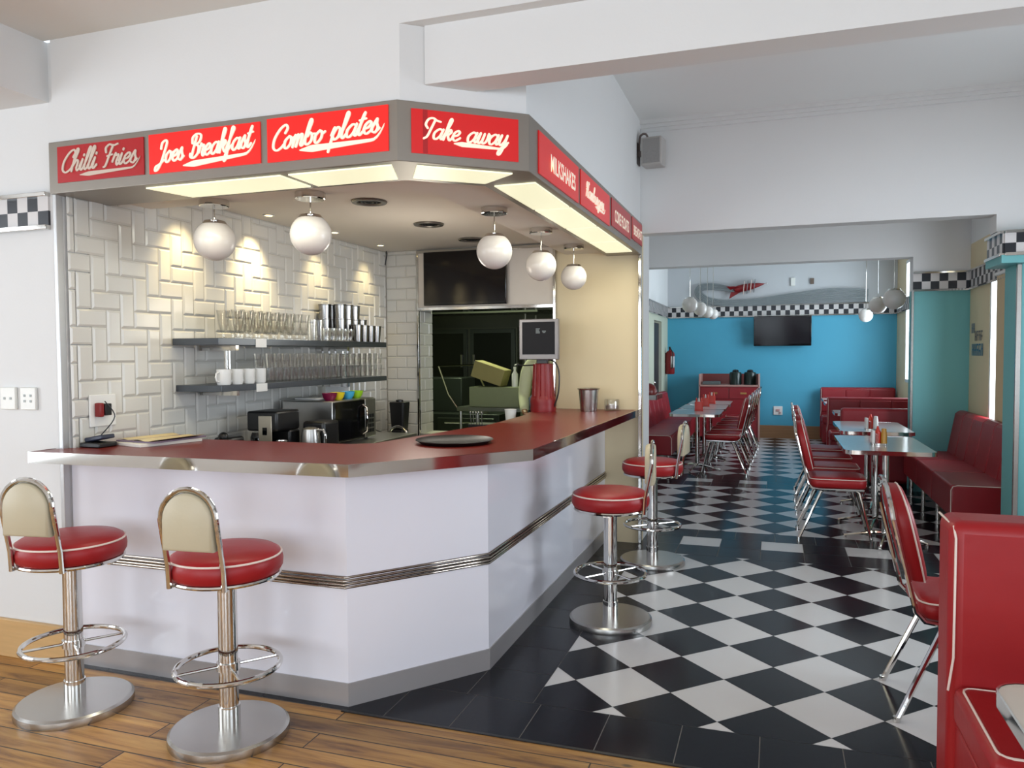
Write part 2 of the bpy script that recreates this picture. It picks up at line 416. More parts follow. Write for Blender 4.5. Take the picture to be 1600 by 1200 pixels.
# right wall of the middle and far dining, with openings
b = MB()
def xw(mb, x0, x1, y0, y1, z0, z1, holes):
    ys = sorted(holes); yc = y0
    for (ya, yb, za, zb) in ys:
        mb.box(x0, x1, yc, ya, z0, z1); mb.box(x0, x1, ya, yb, z0, za); mb.box(x0, x1, ya, yb, zb, z1); yc = yb
    mb.box(x0, x1, yc, y1, z0, z1)
xw(b, 1.93, 2.07, 6.42, 9.2, 0, 2.62, [(7.62, 8.42, .77, 2.6)])
b.mat(1); xw(b, 1.93, 2.07, 6.42, 9.2, 2.62, 3.3, [])
struct('wall_right_middle', b, [CREAM, WHITE], smooth=0)
b = MB(); xw(b, 1.93, 2.07, 9.42, 14.3, 0, 3.3, [(11.4, 13.42, 1.03, 2.92)])
struct('wall_right_far', b, CREAM, smooth=0)
# left walls of the dining rooms
b = MB(); b.box(-1.55, -1.45, 6.5, 9.2, 0, 3.3)
struct('wall_left_middle', b, WHITE, smooth=0)
b = MB(); xw(b, -2.0, -1.86, 9.42, 14.3, 0, 2.2, [(12.62, 13.5, .001, 2.05)]); b.mat(1); xw(b, -2.0, -1.86, 9.42, 14.3, 2.2, 3.3, [])
struct('wall_left_far', b, [mat('pale_cream_paint', (196, 200, 180), .6, noise=.02, nscale=4), WHITE], smooth=0)
b = MB(); b.box(-1.96, -1.9, 12.66, 13.46, .02, 2.02)
o = struct('door_1', b, DOORW, bevel=.004)
h = MB(); h.ball((-1.88, 12.76, 1.02), .03, 12, 8); h.build('door_handle', CHROME, o)
# back wall of the restaurant: turquoise below, white above
b = MB(); b.mat(0).box(-2.0, 2.07, 14.3, 14.45, 0, 2.25); b.mat(1).box(-2.0, 2.07, 14.3, 14.45, 2.25, 3.3)
struct('wall_far', b, [BLUE, mat('far_white_paint', (200, 203, 206), .7, noise=.015, nscale=3)], smooth=0)
b = MB(); b.box(-1.86, 1.93, 14.27, 14.3, 0, .225)
struct('baseboard_far', b, SKIRT, bevel=.005)

# checkered border strips with bright rails
def border(n, pts, z0, h, out, s=.078, rails=True):
    """pts: wall polyline (plan). out: +1/-1 side of travel on which it stands proud"""
    b = MB(); rl = MB(); off = 0
    for i in range(len(pts)-1):
        a = Vector(pts[i]); c = Vector(pts[i+1]); d = (c-a); L = d.length; d.normalize(); nrm = Vector((d.y, -d.x))*out
        def slab(mb, t0, t1, za, zb, dep):
            P = [a+d*t0, a+d*t1, a+d*t1+nrm*dep, a+d*t0+nrm*dep]; mb.prism([(p.x, p.y) for p in P], za, zb)
        nS = int(math.ceil(L/s))
        for j in range(nS):
            t0 = j*s; t1 = min(L, (j+1)*s)
            for r in range(2):
                b.mat((i+j+r) % 2); slab(b, t0, t1, z0+h/2*r, z0+h/2*(r+1), .012)
        slab(rl, 0, L, z0-.022, z0, .03); slab(rl, 0, L, z0+h, z0+h+.02, .03)
    o = struct('trim_%d' % n, b, [mat('border_black', (28, 30, 38), .3, noise=.1, nscale=9), mat('border_white', (214, 210, 208), .3, noise=.02, nscale=9)], smooth=0)
    rl.build('rail', CHROME, o, bevel=.002)
border(10, [(-5.6, 2.81), (-3.29, 2.81)], 2.132, .135, 1, .066)
border(11, [(-1.86, 14.3), (1.93, 14.3)], 2.16, .165, 1, .078)
border(12, [(1.39, 9.2), (1.93, 9.2)], 2.165, .165, 1, .083)
border(13, [(1.93, 9.2), (1.93, 6.43)], 2.165, .165, 1, .083)
border(14, [(1.93, 14.3), (1.93, 9.42)], 2.16, .165, 1, .083)
border(15, [(1.46, 6.42), (1.46, 6.02)], 2.165, .13, 1, .066)
border(16, [(1.46, 6.02), (2.6, 6.02)], 2.165, .13, 1, .066)
border(17, [(-1.86, 9.42), (-1.86, 14.3)], 2.16, .165, 1, .083)

# ---------------------------------------------------------------- bar kitchen shell
b = MB(); b.box(-3.36, -3.225, 2.97, 6.31, 0, 2.5)
struct('wall_tiled_left', b, GROUT, smooth=0)
def tile_mb(mb, u0, u1, v0, v1, fn, bev=.010, th=.007, j=.0015):
    u0 += j; u1 -= j; v0 += j; v1 -= j
    if u1-u0 < .012 or v1-v0 < .012: return
    bb = min(bev, (u1-u0)/2.5, (v1-v0)/2.5)
    O = [(u0, v0), (u1, v0), (u1, v1), (u0, v1)]; I = [(u0+bb, v0+bb), (u1-bb, v0+bb), (u1-bb, v1-bb), (u0+bb, v1-bb)]
    mb.add([fn(u, v, 0) for u, v in O]+[fn(u, v, th) for u, v in I], [(4, 5, 6, 7)]+[(i, (i+1) % 4, 4+(i+1) % 4, 4+i) for i in range(4)])
W = .0895
tl = MB(); f_left = lambda u, v, t: (-3.225+t, u, v)
for i in range(-3, 42):
    for k in range(-9, 14):
        r = (i-k+3) % 4
        if r == 0: u0, u1, v0, v1 = i*W, (i+2)*W, k*W, (k+1)*W
        elif r == 3: u0, u1, v0, v1 = i*W, (i+1)*W, k*W, (k+2)*W
        else: continue
        u0 += 2.881; u1 += 2.881; v0 += 1.38; v1 += 1.38
        if v1 <= .78: continue
        u0 = max(u0, 2.84); u1 = min(u1, 6.05); v1 = min(v1, 2.40); v0 = max(v0, .78)
        if u1 > u0 and v1 > v0: tile_mb(tl, u0, u1, v0, v1, f_left)
struct('trim_20', tl, CERAMIC, smooth=0)
# back wall with the service opening
OX0, OX1, OZ1, YB = -2.905, -1.69, 1.88, 6.05
b = MB(); b.box(-3.3, OX0, YB, 6.31, 0, 2.5); b.box(OX0, OX1, YB, 6.31, 0, .82); b.box(OX0, OX1, YB, 6.31, OZ1, 2.5)
struct('wall_kitchen_back', b, GROUT, smooth=0)
tb = MB(); row = 0; z = .80
while z < 2.38:
    x = -3.218-(.095 if row % 2 else 0)
    while x < OX0-.005:
        tile_mb(tb, max(x, -3.218), min(x+.19, OX0-.012), z, min(z+.098, 2.40), lambda u, v, t: (u, YB-t, v), .007); x += .19
    yy = YB+(.0 if row % 2 else -.09)
    while yy < 6.31:
        if z < OZ1-.02: tile_mb(tb, max(yy, YB+.002), min(yy+.18, 6.31), z, min(z+.098, OZ1), lambda u, v, t: (OX0+t, u, v), .007)
        yy += .18
    z += .098; row += 1
struct('trim_21', tb, CERAMIC, smooth=0)
# panel above the opening, chrome framed
b = MB(); b.box(OX0, OX1, YB-.02, YB, 1.905, 2.37)
struct('trim_22', b, mat('pale_panel', (216, 206, 194), .5, noise=.02), smooth=0)
b = MB(); b.box(OX0-.012, OX0+.006, YB-.026, YB, .8, 2.385); b.box(OX1-.01, OX1+.012, YB-.03, YB, 1.08, 2.385); b.box(OX0-.012, OX1+.012, YB-.028, YB, 2.365, 2.39); b.box(OX0, OX1, YB-.045, YB+.25, 1.878, 1.905)
struct('trim_23', b, CHROME, bevel=.002)
# cream end wall and its outer return
b = MB(); b.mat(0).box(OX1, -1.0, YB, 6.2, 0, 2.5); b.mat(1).box(-1.55, -1.0, 6.2, 6.5, 0, 2.5); b.box(-1.12, -1.0, 6.1, 6.5, 2.5, 3.3)
struct('wall_kitchen_end', b, [CREAM, WHITE], smooth=0)
b = MB(); b.box(-1.012, -.988, 6.03, 6.062, 0, 2.27)
struct('trim_24', b, CHROME, bevel=.003)
# kitchen ceiling: lower ring and raised middle
ring = [(-3.3, 2.91), (-1.46, 2.91), (-1.12, 3.2), (-1.12, 6.05), (-3.3, 6.05)]
b = MB()
b.prism([(-3.24, 3.1), (-1.55, 3.1), (-1.26, 3.34), (-1.26, 6.05), (-1.60, 6.05), (-1.60, 3.55), (-1.80, 3.365), (-3.24, 3.365)], 2.30, 2.51)
b.box(-3.3, -1.5, 3.4, 6.31, 2.40, 2.52)
struct('ceiling', b, mat('kitchen_ceiling_paint', (228, 220, 208), .8, noise=.015, nscale=2), smooth=0)

# ---------------------------------------------------------------- illuminated fascia over the bar
FAS = thing('illuminated_fascia', 'long grey metal lightbox with red menu signs wrapping round above the bar', 'sign', (-1.414, 2.79, 2.27))
def L_(x, y, z): return (x+1.414, y-2.79, z-2.27)
def offs(P, d):  # inset polyline front->chamfer->side toward the kitchen
    return P
outer = [(-3.25, 2.775), (-1.42, 2.775), (-.985, 3.134), (-.985, 6.04)]
inner = [(-3.25, 3.10), (-1.545, 3.10), (-1.262, 3.335), (-1.262, 6.04)]
b = MB(); v = []
for (x, y) in outer: v += [L_(x, y, 2.27), L_(x, y, 2.51)]
for (x, y) in inner: v += [L_(x, y, 2.27), L_(x, y, 2.51)]
f = []
for i in range(3):
    o0, o1 = 2*i, 2*i+2; i0, i1 = 8+2*i, 8+2*i+2
    f += [(o0, o1, o1+1, o0+1), (i0, i0+1, i1+1, i1), (o0, i0, i1, o1), (o0+1, o1+1, i1+1, i0+1)]
f += [(0, 1, 9, 8), (6, 14, 15, 7)]
b.add(v, f)
b.build('frame', FRAME, FAS, bevel=.003, smooth=0)

# script and block lettering ---------------------------------------------------
G = {
 'a': ([[(.82, .88), (.5, 1), (.12, .6), (.15, .1), (.42, 0), (.72, .35), (.88, .98)], [(.88, .98), (.78, .3), (.92, .02), (1.15, .3)]], 1.05),
 'b': ([[(0, .3), (.32, 1.3), (.45, 1.95), (.3, 2.08), (.17, 1.4), (.1, .35), (.35, 0), (.68, .25), (.68, .75), (.45, .98), (.28, .72)], [(.66, .85), (1, .82)]], .92),
 'e': ([[(.02, .42), (.45, .52), (.65, .82), (.45, 1), (.14, .72), (.12, .22), (.4, 0), (.82, .3)]], .74),
 'f': ([[(0, .3), (.38, 1.3), (.62, 1.9), (.42, 2.05), (.3, 1.4), (.18, .2), (.08, -.7), (-.1, -.8), (.02, -.2), (.3, .2), (.6, .45)]], .58),
 'g': ([[(.8, .9), (.45, 1), (.1, .6), (.15, .1), (.45, .02), (.75, .4), (.85, .95)], [(.85, .95), (.72, -.3), (.5, -.85), (.25, -.75), (.5, -.2), (1.1, .3)]], 1.0),
 'h': ([[(0, .3), (.32, 1.35), (.45, 1.95), (.3, 2.08), (.2, 1.5), (.08, 0)], [(.12, .45), (.42, .98), (.64, .85), (.58, .2), (.74, 0), (.98, .3)]], .9),
 'i': ([[(0, .35), (.2, 1)], [(.2, 1), (.12, .2), (.28, 0), (.52, .3)], [(.27, 1.36), (.29, 1.44)]], .46),
 'k': ([[(0, .3), (.32, 1.35), (.45, 1.95), (.3, 2.08), (.2, 1.5), (.08, 0)], [(.14, .45), (.48, 1.0), (.66, .82), (.42, .5), (.2, .48)], [(.38, .5), (.56, .1), (.72, 0), (.9, .3)]], .84),
 'l': ([[(0, .3), (.32, 1.35), (.45, 1.95), (.3, 2.08), (.17, 1.4), (.08, .3), (.25, 0), (.5, .3)]], .44),
 'm': ([[(0, .4), (.18, .98), (.08, 0)], [(.12, .5), (.38, .98), (.5, .8), (.4, 0)], [(.45, .5), (.72, .98), (.86, .8), (.8, .15), (.94, 0), (1.15, .3)]], 1.08),
 'o': ([[(.45, 1), (.12, .65), (.15, .12), (.4, 0), (.68, .35), (.66, .85), (.45, 1)], [(.6, .88), (.75, .72), (.95, .85)]], .86),
 'p': ([[(0, .4), (.2, 1), (.1, .1), (-.02, -.95)], [(.12, .4), (.42, .98), (.72, .8), (.66, .2), (.35, 0), (.14, .25)], [(.55, .08), (.9, .3)]], .86),
 'r': ([[(0, .35), (.18, 1.08), (.3, .92), (.52, .92), (.42, .3), (.56, 0), (.78, .3)]], .66),
 's': ([[(0, .3), (.35, 1.08), (.4, .75), (.56, .35), (.4, 0), (.12, .1)], [(.4, 0), (.72, .3)]], .66),
 't': ([[(0, .3), (.28, 1.2), (.42, 1.8), (.28, 1.4), (.12, .3), (.28, 0), (.55, .3)], [(.02, 1.22), (.6, 1.3)]], .5),
 'u': ([[(0, .4), (.18, 1), (.1, .25), (.3, 0), (.62, .4), (.75, 1)], [(.75, 1), (.66, .25), (.8, 0), (1.02, .3)]], .94),
 'w': ([[(0, .4), (.18, 1), (.1, .2), (.3, 0), (.52, .35), (.6, .95)], [(.6, .95), (.52, .2), (.72, 0), (.96, .3), (1.02, .98)], [(1.02, .98), (1.2, .82)]], 1.14),
 'y': ([[(0, .4), (.18, 1), (.1, .25), (.3, 0), (.6, .4), (.75, 1)], [(.75, 1), (.62, -.3), (.42, -.95), (.2, -.85), (.4, -.3), (1.0, .3)]], .9),
 'C': ([[(1.0, 1.35), (1.15, 1.75), (.9, 2.05), (.45, 1.75), (.06, 1.0), (.08, .25), (.45, -.06), (.85, .1), (1.12, .42)]], 1.02),
 'F': ([[(.1, 1.35), (.0, 1.75), (.3, 2.05), (.75, 1.9), (1.2, 2.0)], [(.72, 1.92), (.5, .9), (.32, .05), (.12, -.05)], [(.3, .95), (.85, 1.05)]], 1.0),
 'J': ([[(.2, 1.35), (.25, 1.85), (.65, 2.05), (.85, 1.8), (.68, 1.0), (.45, .1), (.1, -.55), (-.2, -.6), (-.15, -.25), (.3, -.05), (.75, .25)]], .86),
 'B': ([[(.2, 1.3), (.15, 1.8), (.6, 2.08), (1.1, 1.9), (1.05, 1.35), (.6, 1.1)], [(.62, 1.1), (1.0, .9), (1.0, .3), (.6, -.05), (.2, .05), (.1, .35)], [(.62, 1.85), (.42, .9), (.3, .05)]], 1.12),
 'T': ([[(.25, 1.0), (-.02, 1.35), (.1, 1.85), (.5, 2.02), (.95, 1.8), (1.35, 1.72)], [(.78, 1.88), (.6, 1.0), (.42, .2), (.15, -.05)]], .92),
 'H': ([[(.1, 1.3), (.05, 1.8), (.3, 2.0), (.42, 1.6), (.3, .8), (.18, 0)], [(1.1, 1.9), (.9, 2.05), (.82, 1.5), (.72, .6), (.85, 0), (1.1, .3)], [(.1, .95), (.95, 1.1)]], 1.12),
}
def script_word(mb, text, fn, cx, cz, W_, H_, ang=0, wt=.125, slant=.28):
    strokes = []; x = 0
    for ch in text:
        if ch == ' ': x += .75; continue
        st, adv = G[ch]
        for s_ in st:
            P = crom([Vector((p[0]+x, p[1], 0)) for p in s_], 5) if len(s_) > 2 else [Vector((p[0]+x, p[1], 0)) for p in s_]
            strokes.append([Vector((p.x+slant*p.y, p.y, 0)) for p in P])
        x += adv
    xs = [p.x for s_ in strokes for p in s_]; ys = [p.y for s_ in strokes for p in s_]
    sx = W_/(max(xs)-min(xs)); sz = H_/2.1; mx = (max(xs)+min(xs))/2; my = .95
    ca, sa = cos(ang), sin(ang); q = 0
    def T_(p):
        a, c = (p.x-mx)*sx, (p.y-my)*sz
        return (cx+a*ca-c*sa, cz+a*sa+c*ca)
    unit = min(sx, sz)
    for s_ in strokes:
        P = [T_(p) for p in s_]
        for i in range(len(P)-1):
            (x0, z0), (x1, z1) = P[i], P[i+1]; dx, dz = x1-x0, z1-z0; L = math.hypot(dx, dz)
            if L < 1e-6: continue
            r = unit*wt*(.62+.38*abs(dz)/L); th = .004+.00002*(q % 40); q += 1
            a0 = math.atan2(dz, dx); pts = []
            for k in range(6): a = a0+pi/2+pi*k/5; pts.append((x0+r*cos(a), z0+r*sin(a)))
            for k in range(6): a = a0-pi/2+pi*k/5; pts.append((x1+r*cos(a), z1+r*sin(a)))
            n = len(pts)
            mb.add([fn(u, v_, 0) for u, v_ in pts]+[fn(u, v_, th) for u, v_ in pts], [tuple(range(n, 2*n))]+[(k, (k+1) % n, n+(k+1) % n, n+k) for k in range(n)])
def flat_poly(mb, pts, fn, th=.0045):
    n = len(pts); a = sum(pts[i-1][0]*pts[i][1]-pts[i][0]*pts[i-1][1] for i in range(n))
    if a < 0: pts = pts[::-1]
    mb.add([fn(u, v_, 0) for u, v_ in pts]+[fn(u, v_, th) for u, v_ in pts], [tuple(range(n, 2*n))]+[(k, (k+1) % n, n+(k+1) % n, n+k) for k in range(n)])
def swoosh(mb, fn, x0, x1, z0, z1, th, tail):
    """brush underline from x0 to x1 curling up at the right end"""
    N = 26; top = []; bot = []
    for i in range(N+1):
        t = i/N; x = x0+(x1-x0)*(t if t < .9 else t); 
        zc = z0+(z1-z0)*t + tail*max(0, (t-.86)/.14)**2
        wd = th*min(1, t*6+.12)*(1-.72*t)
        top.append((x, zc+wd*.5)); bot.append((x, zc-wd*.5))
    top[-1] = (x1+.004, z1+tail+th*.3)
    flat_poly(mb, top+bot[::-1], fn)
def block_word(mb, text, fn, cx, cz, W_, H_):
    cu = bpy.data.curves.new('glyphs', 'FONT'); cu.body = text; cu.size = 1; cu.offset = .02; cu.resolution_u = 3
    ob = bpy.data.objects.new('glyphs', cu); COL.objects.link(ob)
    dg = bpy.context.evaluated_depsgraph_get(); me = bpy.data.meshes.new_from_object(ob.evaluated_get(dg))
    xs = [q.co.x for q in me.vertices]; ys = [q.co.y for q in me.vertices]
    sx = W_/(max(xs)-min(xs)); sz = H_/(max(ys)-min(ys)); mx = (max(xs)+min(xs))/2; my = (max(ys)+min(ys))/2
    mb.add([fn(cx+(q.co.x-mx)*sx, cz+(q.co.y-my)*sz, .004) for q in me.vertices], [tuple(p.vertices) for p in me.polygons])
    bpy.data.objects.remove(ob); bpy.data.curves.remove(cu); bpy.data.meshes.remove(me)

ch_d = Vector((-.985+1.42, 3.134-2.775, 0)); chL = ch_d.length; ch_d.normalize(); ch_n = Vector((ch_d.y, -ch_d.x, 0))
def fn_front(u, v_, t): return L_(u, 2.775-.004-t, v_)
def fn_ch(u, v_, t):
    p = Vector((-1.42, 2.775, 0))+ch_d*u+ch_n*(.004+t); return L_(p.x, p.y, v_)
def fn_side(u, v_, t): return L_(-.985+.004+t, u, v_)
def panel(fn, u0, u1, z0, z1, m, label):
    mb = MB(); P = [(u0, z0), (u1, z0), (u1, z1), (u0, z1)]
    mb.add([fn(a, c, -.003) for a, c in P]+[fn(a, c, .002) for a, c in P], [(4, 5, 6, 7)]+[(k, (k+1) % 4, 4+(k+1) % 4, 4+k) for k in range(4)])
    o = mb.build('menu_panel', m, FAS, smooth=0); o['label'] = label; return o
def lift(fn): return lambda u, v_, t: fn(u, v_, t+.0022)
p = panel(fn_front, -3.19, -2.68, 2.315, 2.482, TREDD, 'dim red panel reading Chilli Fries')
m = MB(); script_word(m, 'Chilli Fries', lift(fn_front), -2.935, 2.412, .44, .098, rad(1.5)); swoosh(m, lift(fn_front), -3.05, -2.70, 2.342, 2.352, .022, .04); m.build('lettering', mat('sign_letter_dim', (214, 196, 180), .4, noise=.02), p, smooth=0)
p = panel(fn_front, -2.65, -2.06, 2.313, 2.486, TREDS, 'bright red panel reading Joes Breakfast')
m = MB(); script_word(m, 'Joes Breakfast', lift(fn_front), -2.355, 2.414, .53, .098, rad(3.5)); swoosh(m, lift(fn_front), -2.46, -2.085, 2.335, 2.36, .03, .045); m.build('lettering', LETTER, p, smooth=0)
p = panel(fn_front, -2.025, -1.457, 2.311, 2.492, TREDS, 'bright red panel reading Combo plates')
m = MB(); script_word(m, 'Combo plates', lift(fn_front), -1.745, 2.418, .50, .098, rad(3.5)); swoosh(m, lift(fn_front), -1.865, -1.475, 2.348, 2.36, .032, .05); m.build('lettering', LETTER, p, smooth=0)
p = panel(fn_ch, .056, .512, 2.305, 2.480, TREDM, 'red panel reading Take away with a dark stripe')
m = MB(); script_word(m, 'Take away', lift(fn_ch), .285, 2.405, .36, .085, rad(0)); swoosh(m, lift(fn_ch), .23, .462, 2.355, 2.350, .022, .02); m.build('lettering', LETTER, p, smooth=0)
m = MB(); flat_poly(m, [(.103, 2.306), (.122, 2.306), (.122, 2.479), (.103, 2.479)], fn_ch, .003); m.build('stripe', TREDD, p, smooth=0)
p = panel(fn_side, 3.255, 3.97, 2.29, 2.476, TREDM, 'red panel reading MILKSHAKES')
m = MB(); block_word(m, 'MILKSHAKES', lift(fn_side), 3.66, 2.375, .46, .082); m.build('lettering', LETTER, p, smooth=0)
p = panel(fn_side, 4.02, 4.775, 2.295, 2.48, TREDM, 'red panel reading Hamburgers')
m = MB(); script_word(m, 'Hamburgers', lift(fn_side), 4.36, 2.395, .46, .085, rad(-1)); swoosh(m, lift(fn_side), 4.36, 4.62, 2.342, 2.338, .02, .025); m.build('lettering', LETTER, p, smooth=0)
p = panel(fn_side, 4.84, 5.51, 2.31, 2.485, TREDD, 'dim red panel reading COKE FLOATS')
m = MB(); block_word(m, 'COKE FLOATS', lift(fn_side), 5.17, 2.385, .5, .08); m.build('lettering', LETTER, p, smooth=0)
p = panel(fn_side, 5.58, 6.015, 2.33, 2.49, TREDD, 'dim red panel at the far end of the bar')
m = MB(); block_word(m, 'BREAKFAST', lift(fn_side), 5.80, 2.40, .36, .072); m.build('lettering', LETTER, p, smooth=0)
# light diffusers under the fascia
def diffuser(P):
    mb = MB(); mb.prism([(x+1.414, y-2.79) for x, y in P], -.006, .002); mb.build('light_diffuser', DIFFUSE, FAS, smooth=0)
diffuser([(-2.72, 2.82), (-2.0, 2.82), (-2.0, 3.05), (-2.66, 3.05)])
diffuser([(-1.96, 2.82), (-1.47, 2.82), (-1.56, 3.05), (-1.96, 3.05)])
diffuser([(-1.38, 2.865), (-1.06, 3.13), (-1.235, 3.265), (-1.49, 3.055)])
for y0, y1 in ((3.33, 3.93), (3.96, 4.58), (4.61, 5.2), (5.23, 5.80)): diffuser([(-1.02, y0), (-1.02, y1), (-1.215, y1), (-1.215, y0)])

# ---------------------------------------------------------------- bar counter
BAR = thing('bar_counter', 'white panelled diner bar counter with red laminate top and chrome edge', 'counter', (-1.715, 2.84, 0))
def bl(P): return [(x+1.715, y-2.84) for x, y in P]
base_o = [(-3.235, 2.84), (-1.715, 2.84), (-1.28, 3.39), (-1.28, 6.045)]
base_i = [(-1.38, 6.045), (-1.38, 3.43), (-1.76, 2.94), (-3.235, 2.94)]
b = MB(); b.prism(bl(base_o+base_i), .1, 1.01); b.build('front_panel', LAMWHITE, BAR, smooth=0)
b = MB(); b.prism(bl([(-3.235, 2.834), (-1.712, 2.834), (-1.274, 3.387), (-1.274, 6.04)]+base_i), 0, .1); b.build('kick_plate', mat('kick_steel', (176, 172, 172), .3, .35, noise=.06, nscale=5), BAR, smooth=0)
b = MB()
for zz, dd in ((.512, .010), (.5265, .016), (.541, .016), (.5555, .010)):
    b.prism(bl([(-3.235, 2.84-dd), (-1.715-.3*dd, 2.84-dd), (-1.28+dd, 3.39-.3*dd), (-1.28+dd, 6.04), (-1.29, 6.04), (-1.29, 3.40), (-1.72, 2.85), (-3.235, 2.85)]), zz-.006, zz+.0062)
b.build('ribbed_band', mat('band_chrome', (176, 166, 156), .1, 1), BAR, bevel=.0055, bseg=3)
TOP = [(-3.285, 2.66), (-1.623, 2.711), (-1.062, 3.396), (-1.018, 6.04), (-1.765, 6.04), (-1.765, 5.45), (-1.72, 5.35), (-1.70, 4.45), (-1.755, 4.32), (-1.90, 3.43), (-2.0, 3.36), (-3.21, 3.33), (-3.21, 2.86), (-3.27, 2.79)]
b = MB(); b.prism(bl(TOP), 1.012, 1.0585); b.build('countertop', LAMRED, BAR, bevel=.002)
b = MB()
ed = [(-3.29, 2.80), (-3.29, 2.654), (-1.62, 2.705), (-1.056, 3.394), (-1.012, 6.04)]
for i in range(4):
    a = Vector(ed[i]); c = Vector(ed[i+1]); d = (c-a).normalized(); n = Vector((-d.y, d.x))*.006
    P = [a, c, c+n, a+n]; b.prism(bl([(q.x, q.y) for q in P]), 1.008, 1.060)
b.build('edge_trim', CHROME, BAR, smooth=0)

# ---------------------------------------------------------------- bar stools
def make_stool():
    t = thing('bar_stool', 'x', 'stool')
    b = MB(); b.lathe([(.229, 0), (.231, .014), (.229, .03), (.218, .038), (.1, .04), (.001, .04)], n=48); b.build('base', BRUSH, t)
    b = MB(); b.lathe([(.037, .03), (.037, .64), (.05, .64), (.05, .655)], n=28); b.lathe([(.042, .035), (.042, .12)], n=28); b.build('post', CHROME, t)
    b = MB(); b.tube([(.197*cos(a), .197*sin(a), .278) for a in [2*pi*i/40 for i in range(40)]], .0105, 10, closed=True)
    for a in (pi/4, 3*pi/4): b.tube([(.19*cos(a), .19*sin(a), .278), (-.19*cos(a), -.19*sin(a), .278)], .006, 8)
    b.lathe([(.045, .262), (.045, .294)], n=24); b.build('footring', CHROME, t)
    b = MB(); prof = [(.001, .645), (.18, .645), (.203, .653), (.214, .671), (.216, .694), (.212, .714), (.203, .730), (.185, .741), (.12, .749), (.001, .752)]
    b.lathe(prof, n=44); s = b.build('seat', VINYL, t)
    b = MB(); b.tube([(.2085*cos(a), .2085*sin(a), .7225) for a in [2*pi*i/44 for i in range(44)]], .0042, 8, closed=True); b.build('piping', PIPING, s)
    b = MB(); b.tube([(.2*cos(a), .2*sin(a), .643) for a in [2*pi*i/44 for i in range(44)]], .009, 8, closed=True); b.box(-.2, .2, -.02, .02, .628, .64); b.build('seat_ring', CHROME, t)
    # back hoop stands on the -y side
    w_ = .115; y0 = -.19; y1 = -.232
    P = [(-w_, y0+.03, .615), (-w_, y0, .622)]
    P = [(-w_, y0, .635), (-w_, y0-.006, .72), (-w_, y1+.012, .84)]
    for i in range(0, 13):
        a = pi-pi*i/12; P.append((w_*cos(a), y1, .902+w_*sin(a)))
    P += [(w_, y1+.012, .84), (w_, y0-.006, .72), (w_, y0, .635)]
    b = MB(); b.tube(P, .0105, 10)
    for s_ in (-1, 1): b.tube([(s_*w_, y0, .64), (s_*.10, -.05, .636)], .007, 8)
    b.build('back_hoop', CHROME, t)
    O = [(-w_+.012, .79)]+[((w_-.012)*cos(pi-pi*i/14), .902+(w_-.012)*sin(pi-pi*i/14)) for i in range(15)]+[(w_-.012, .79)]
    b = MB(); n = len(O)
    Lr = []
    for (sc_, yy) in ((1, -.008), (.985, -.018), (.93, -.026), (.0, -.03)):
        pass
    rings = [(.90, y1-.016), (.975, y1-.011), (1.0, y1-.003), (1.0, y1+.014), (.975, y1+.028), (.90, y1+.038)]
    vs_ = []; cz = .90
    for sc_, yy in rings: vs_ += [(x_*sc_, yy, cz+(z_-cz)*sc_) for x_, z_ in O]
    fs_ = [tuple(range(n))]
    for i in range(len(rings)-1): fs_ += [(i*n+k, (i+1)*n+k, (i+1)*n+(k+1) % n, i*n+(k+1) % n) for k in range(n)]
    fs_.append(tuple(range(len(rings)*n-1, (len(rings)-1)*n-1, -1)))
    b.add(vs_, fs_); b.build('backrest', CREAMV, t, smooth=60)
    return t
st = make_stool()
rzb = math.atan2(-.441, .897)   # turn -y toward (-.441,-.897)
st.location = (-2.835, 2.475, 0); st.rotation_euler = (0, 0, rad(9)); st['label'] = 'red round bar stool with cream back standing leftmost before the bar'; st['group'] = 'diner bar stools'
S2 = dup(st, (-2.038, 2.48, 0), rad(6), 'red round bar stool with cream back, second from the left on the wooden floor', 'diner bar stools')
S3 = dup(st, (-.862, 4.215, 0), rad(96), 'nearer of two red bar stools on the checkered floor beside the counter', 'diner bar stools')
S4 = dup(st, (-.822, 5.51, 0), rad(86), 'farther red bar stool beside the chrome corner at the counter end', 'diner bar stools')

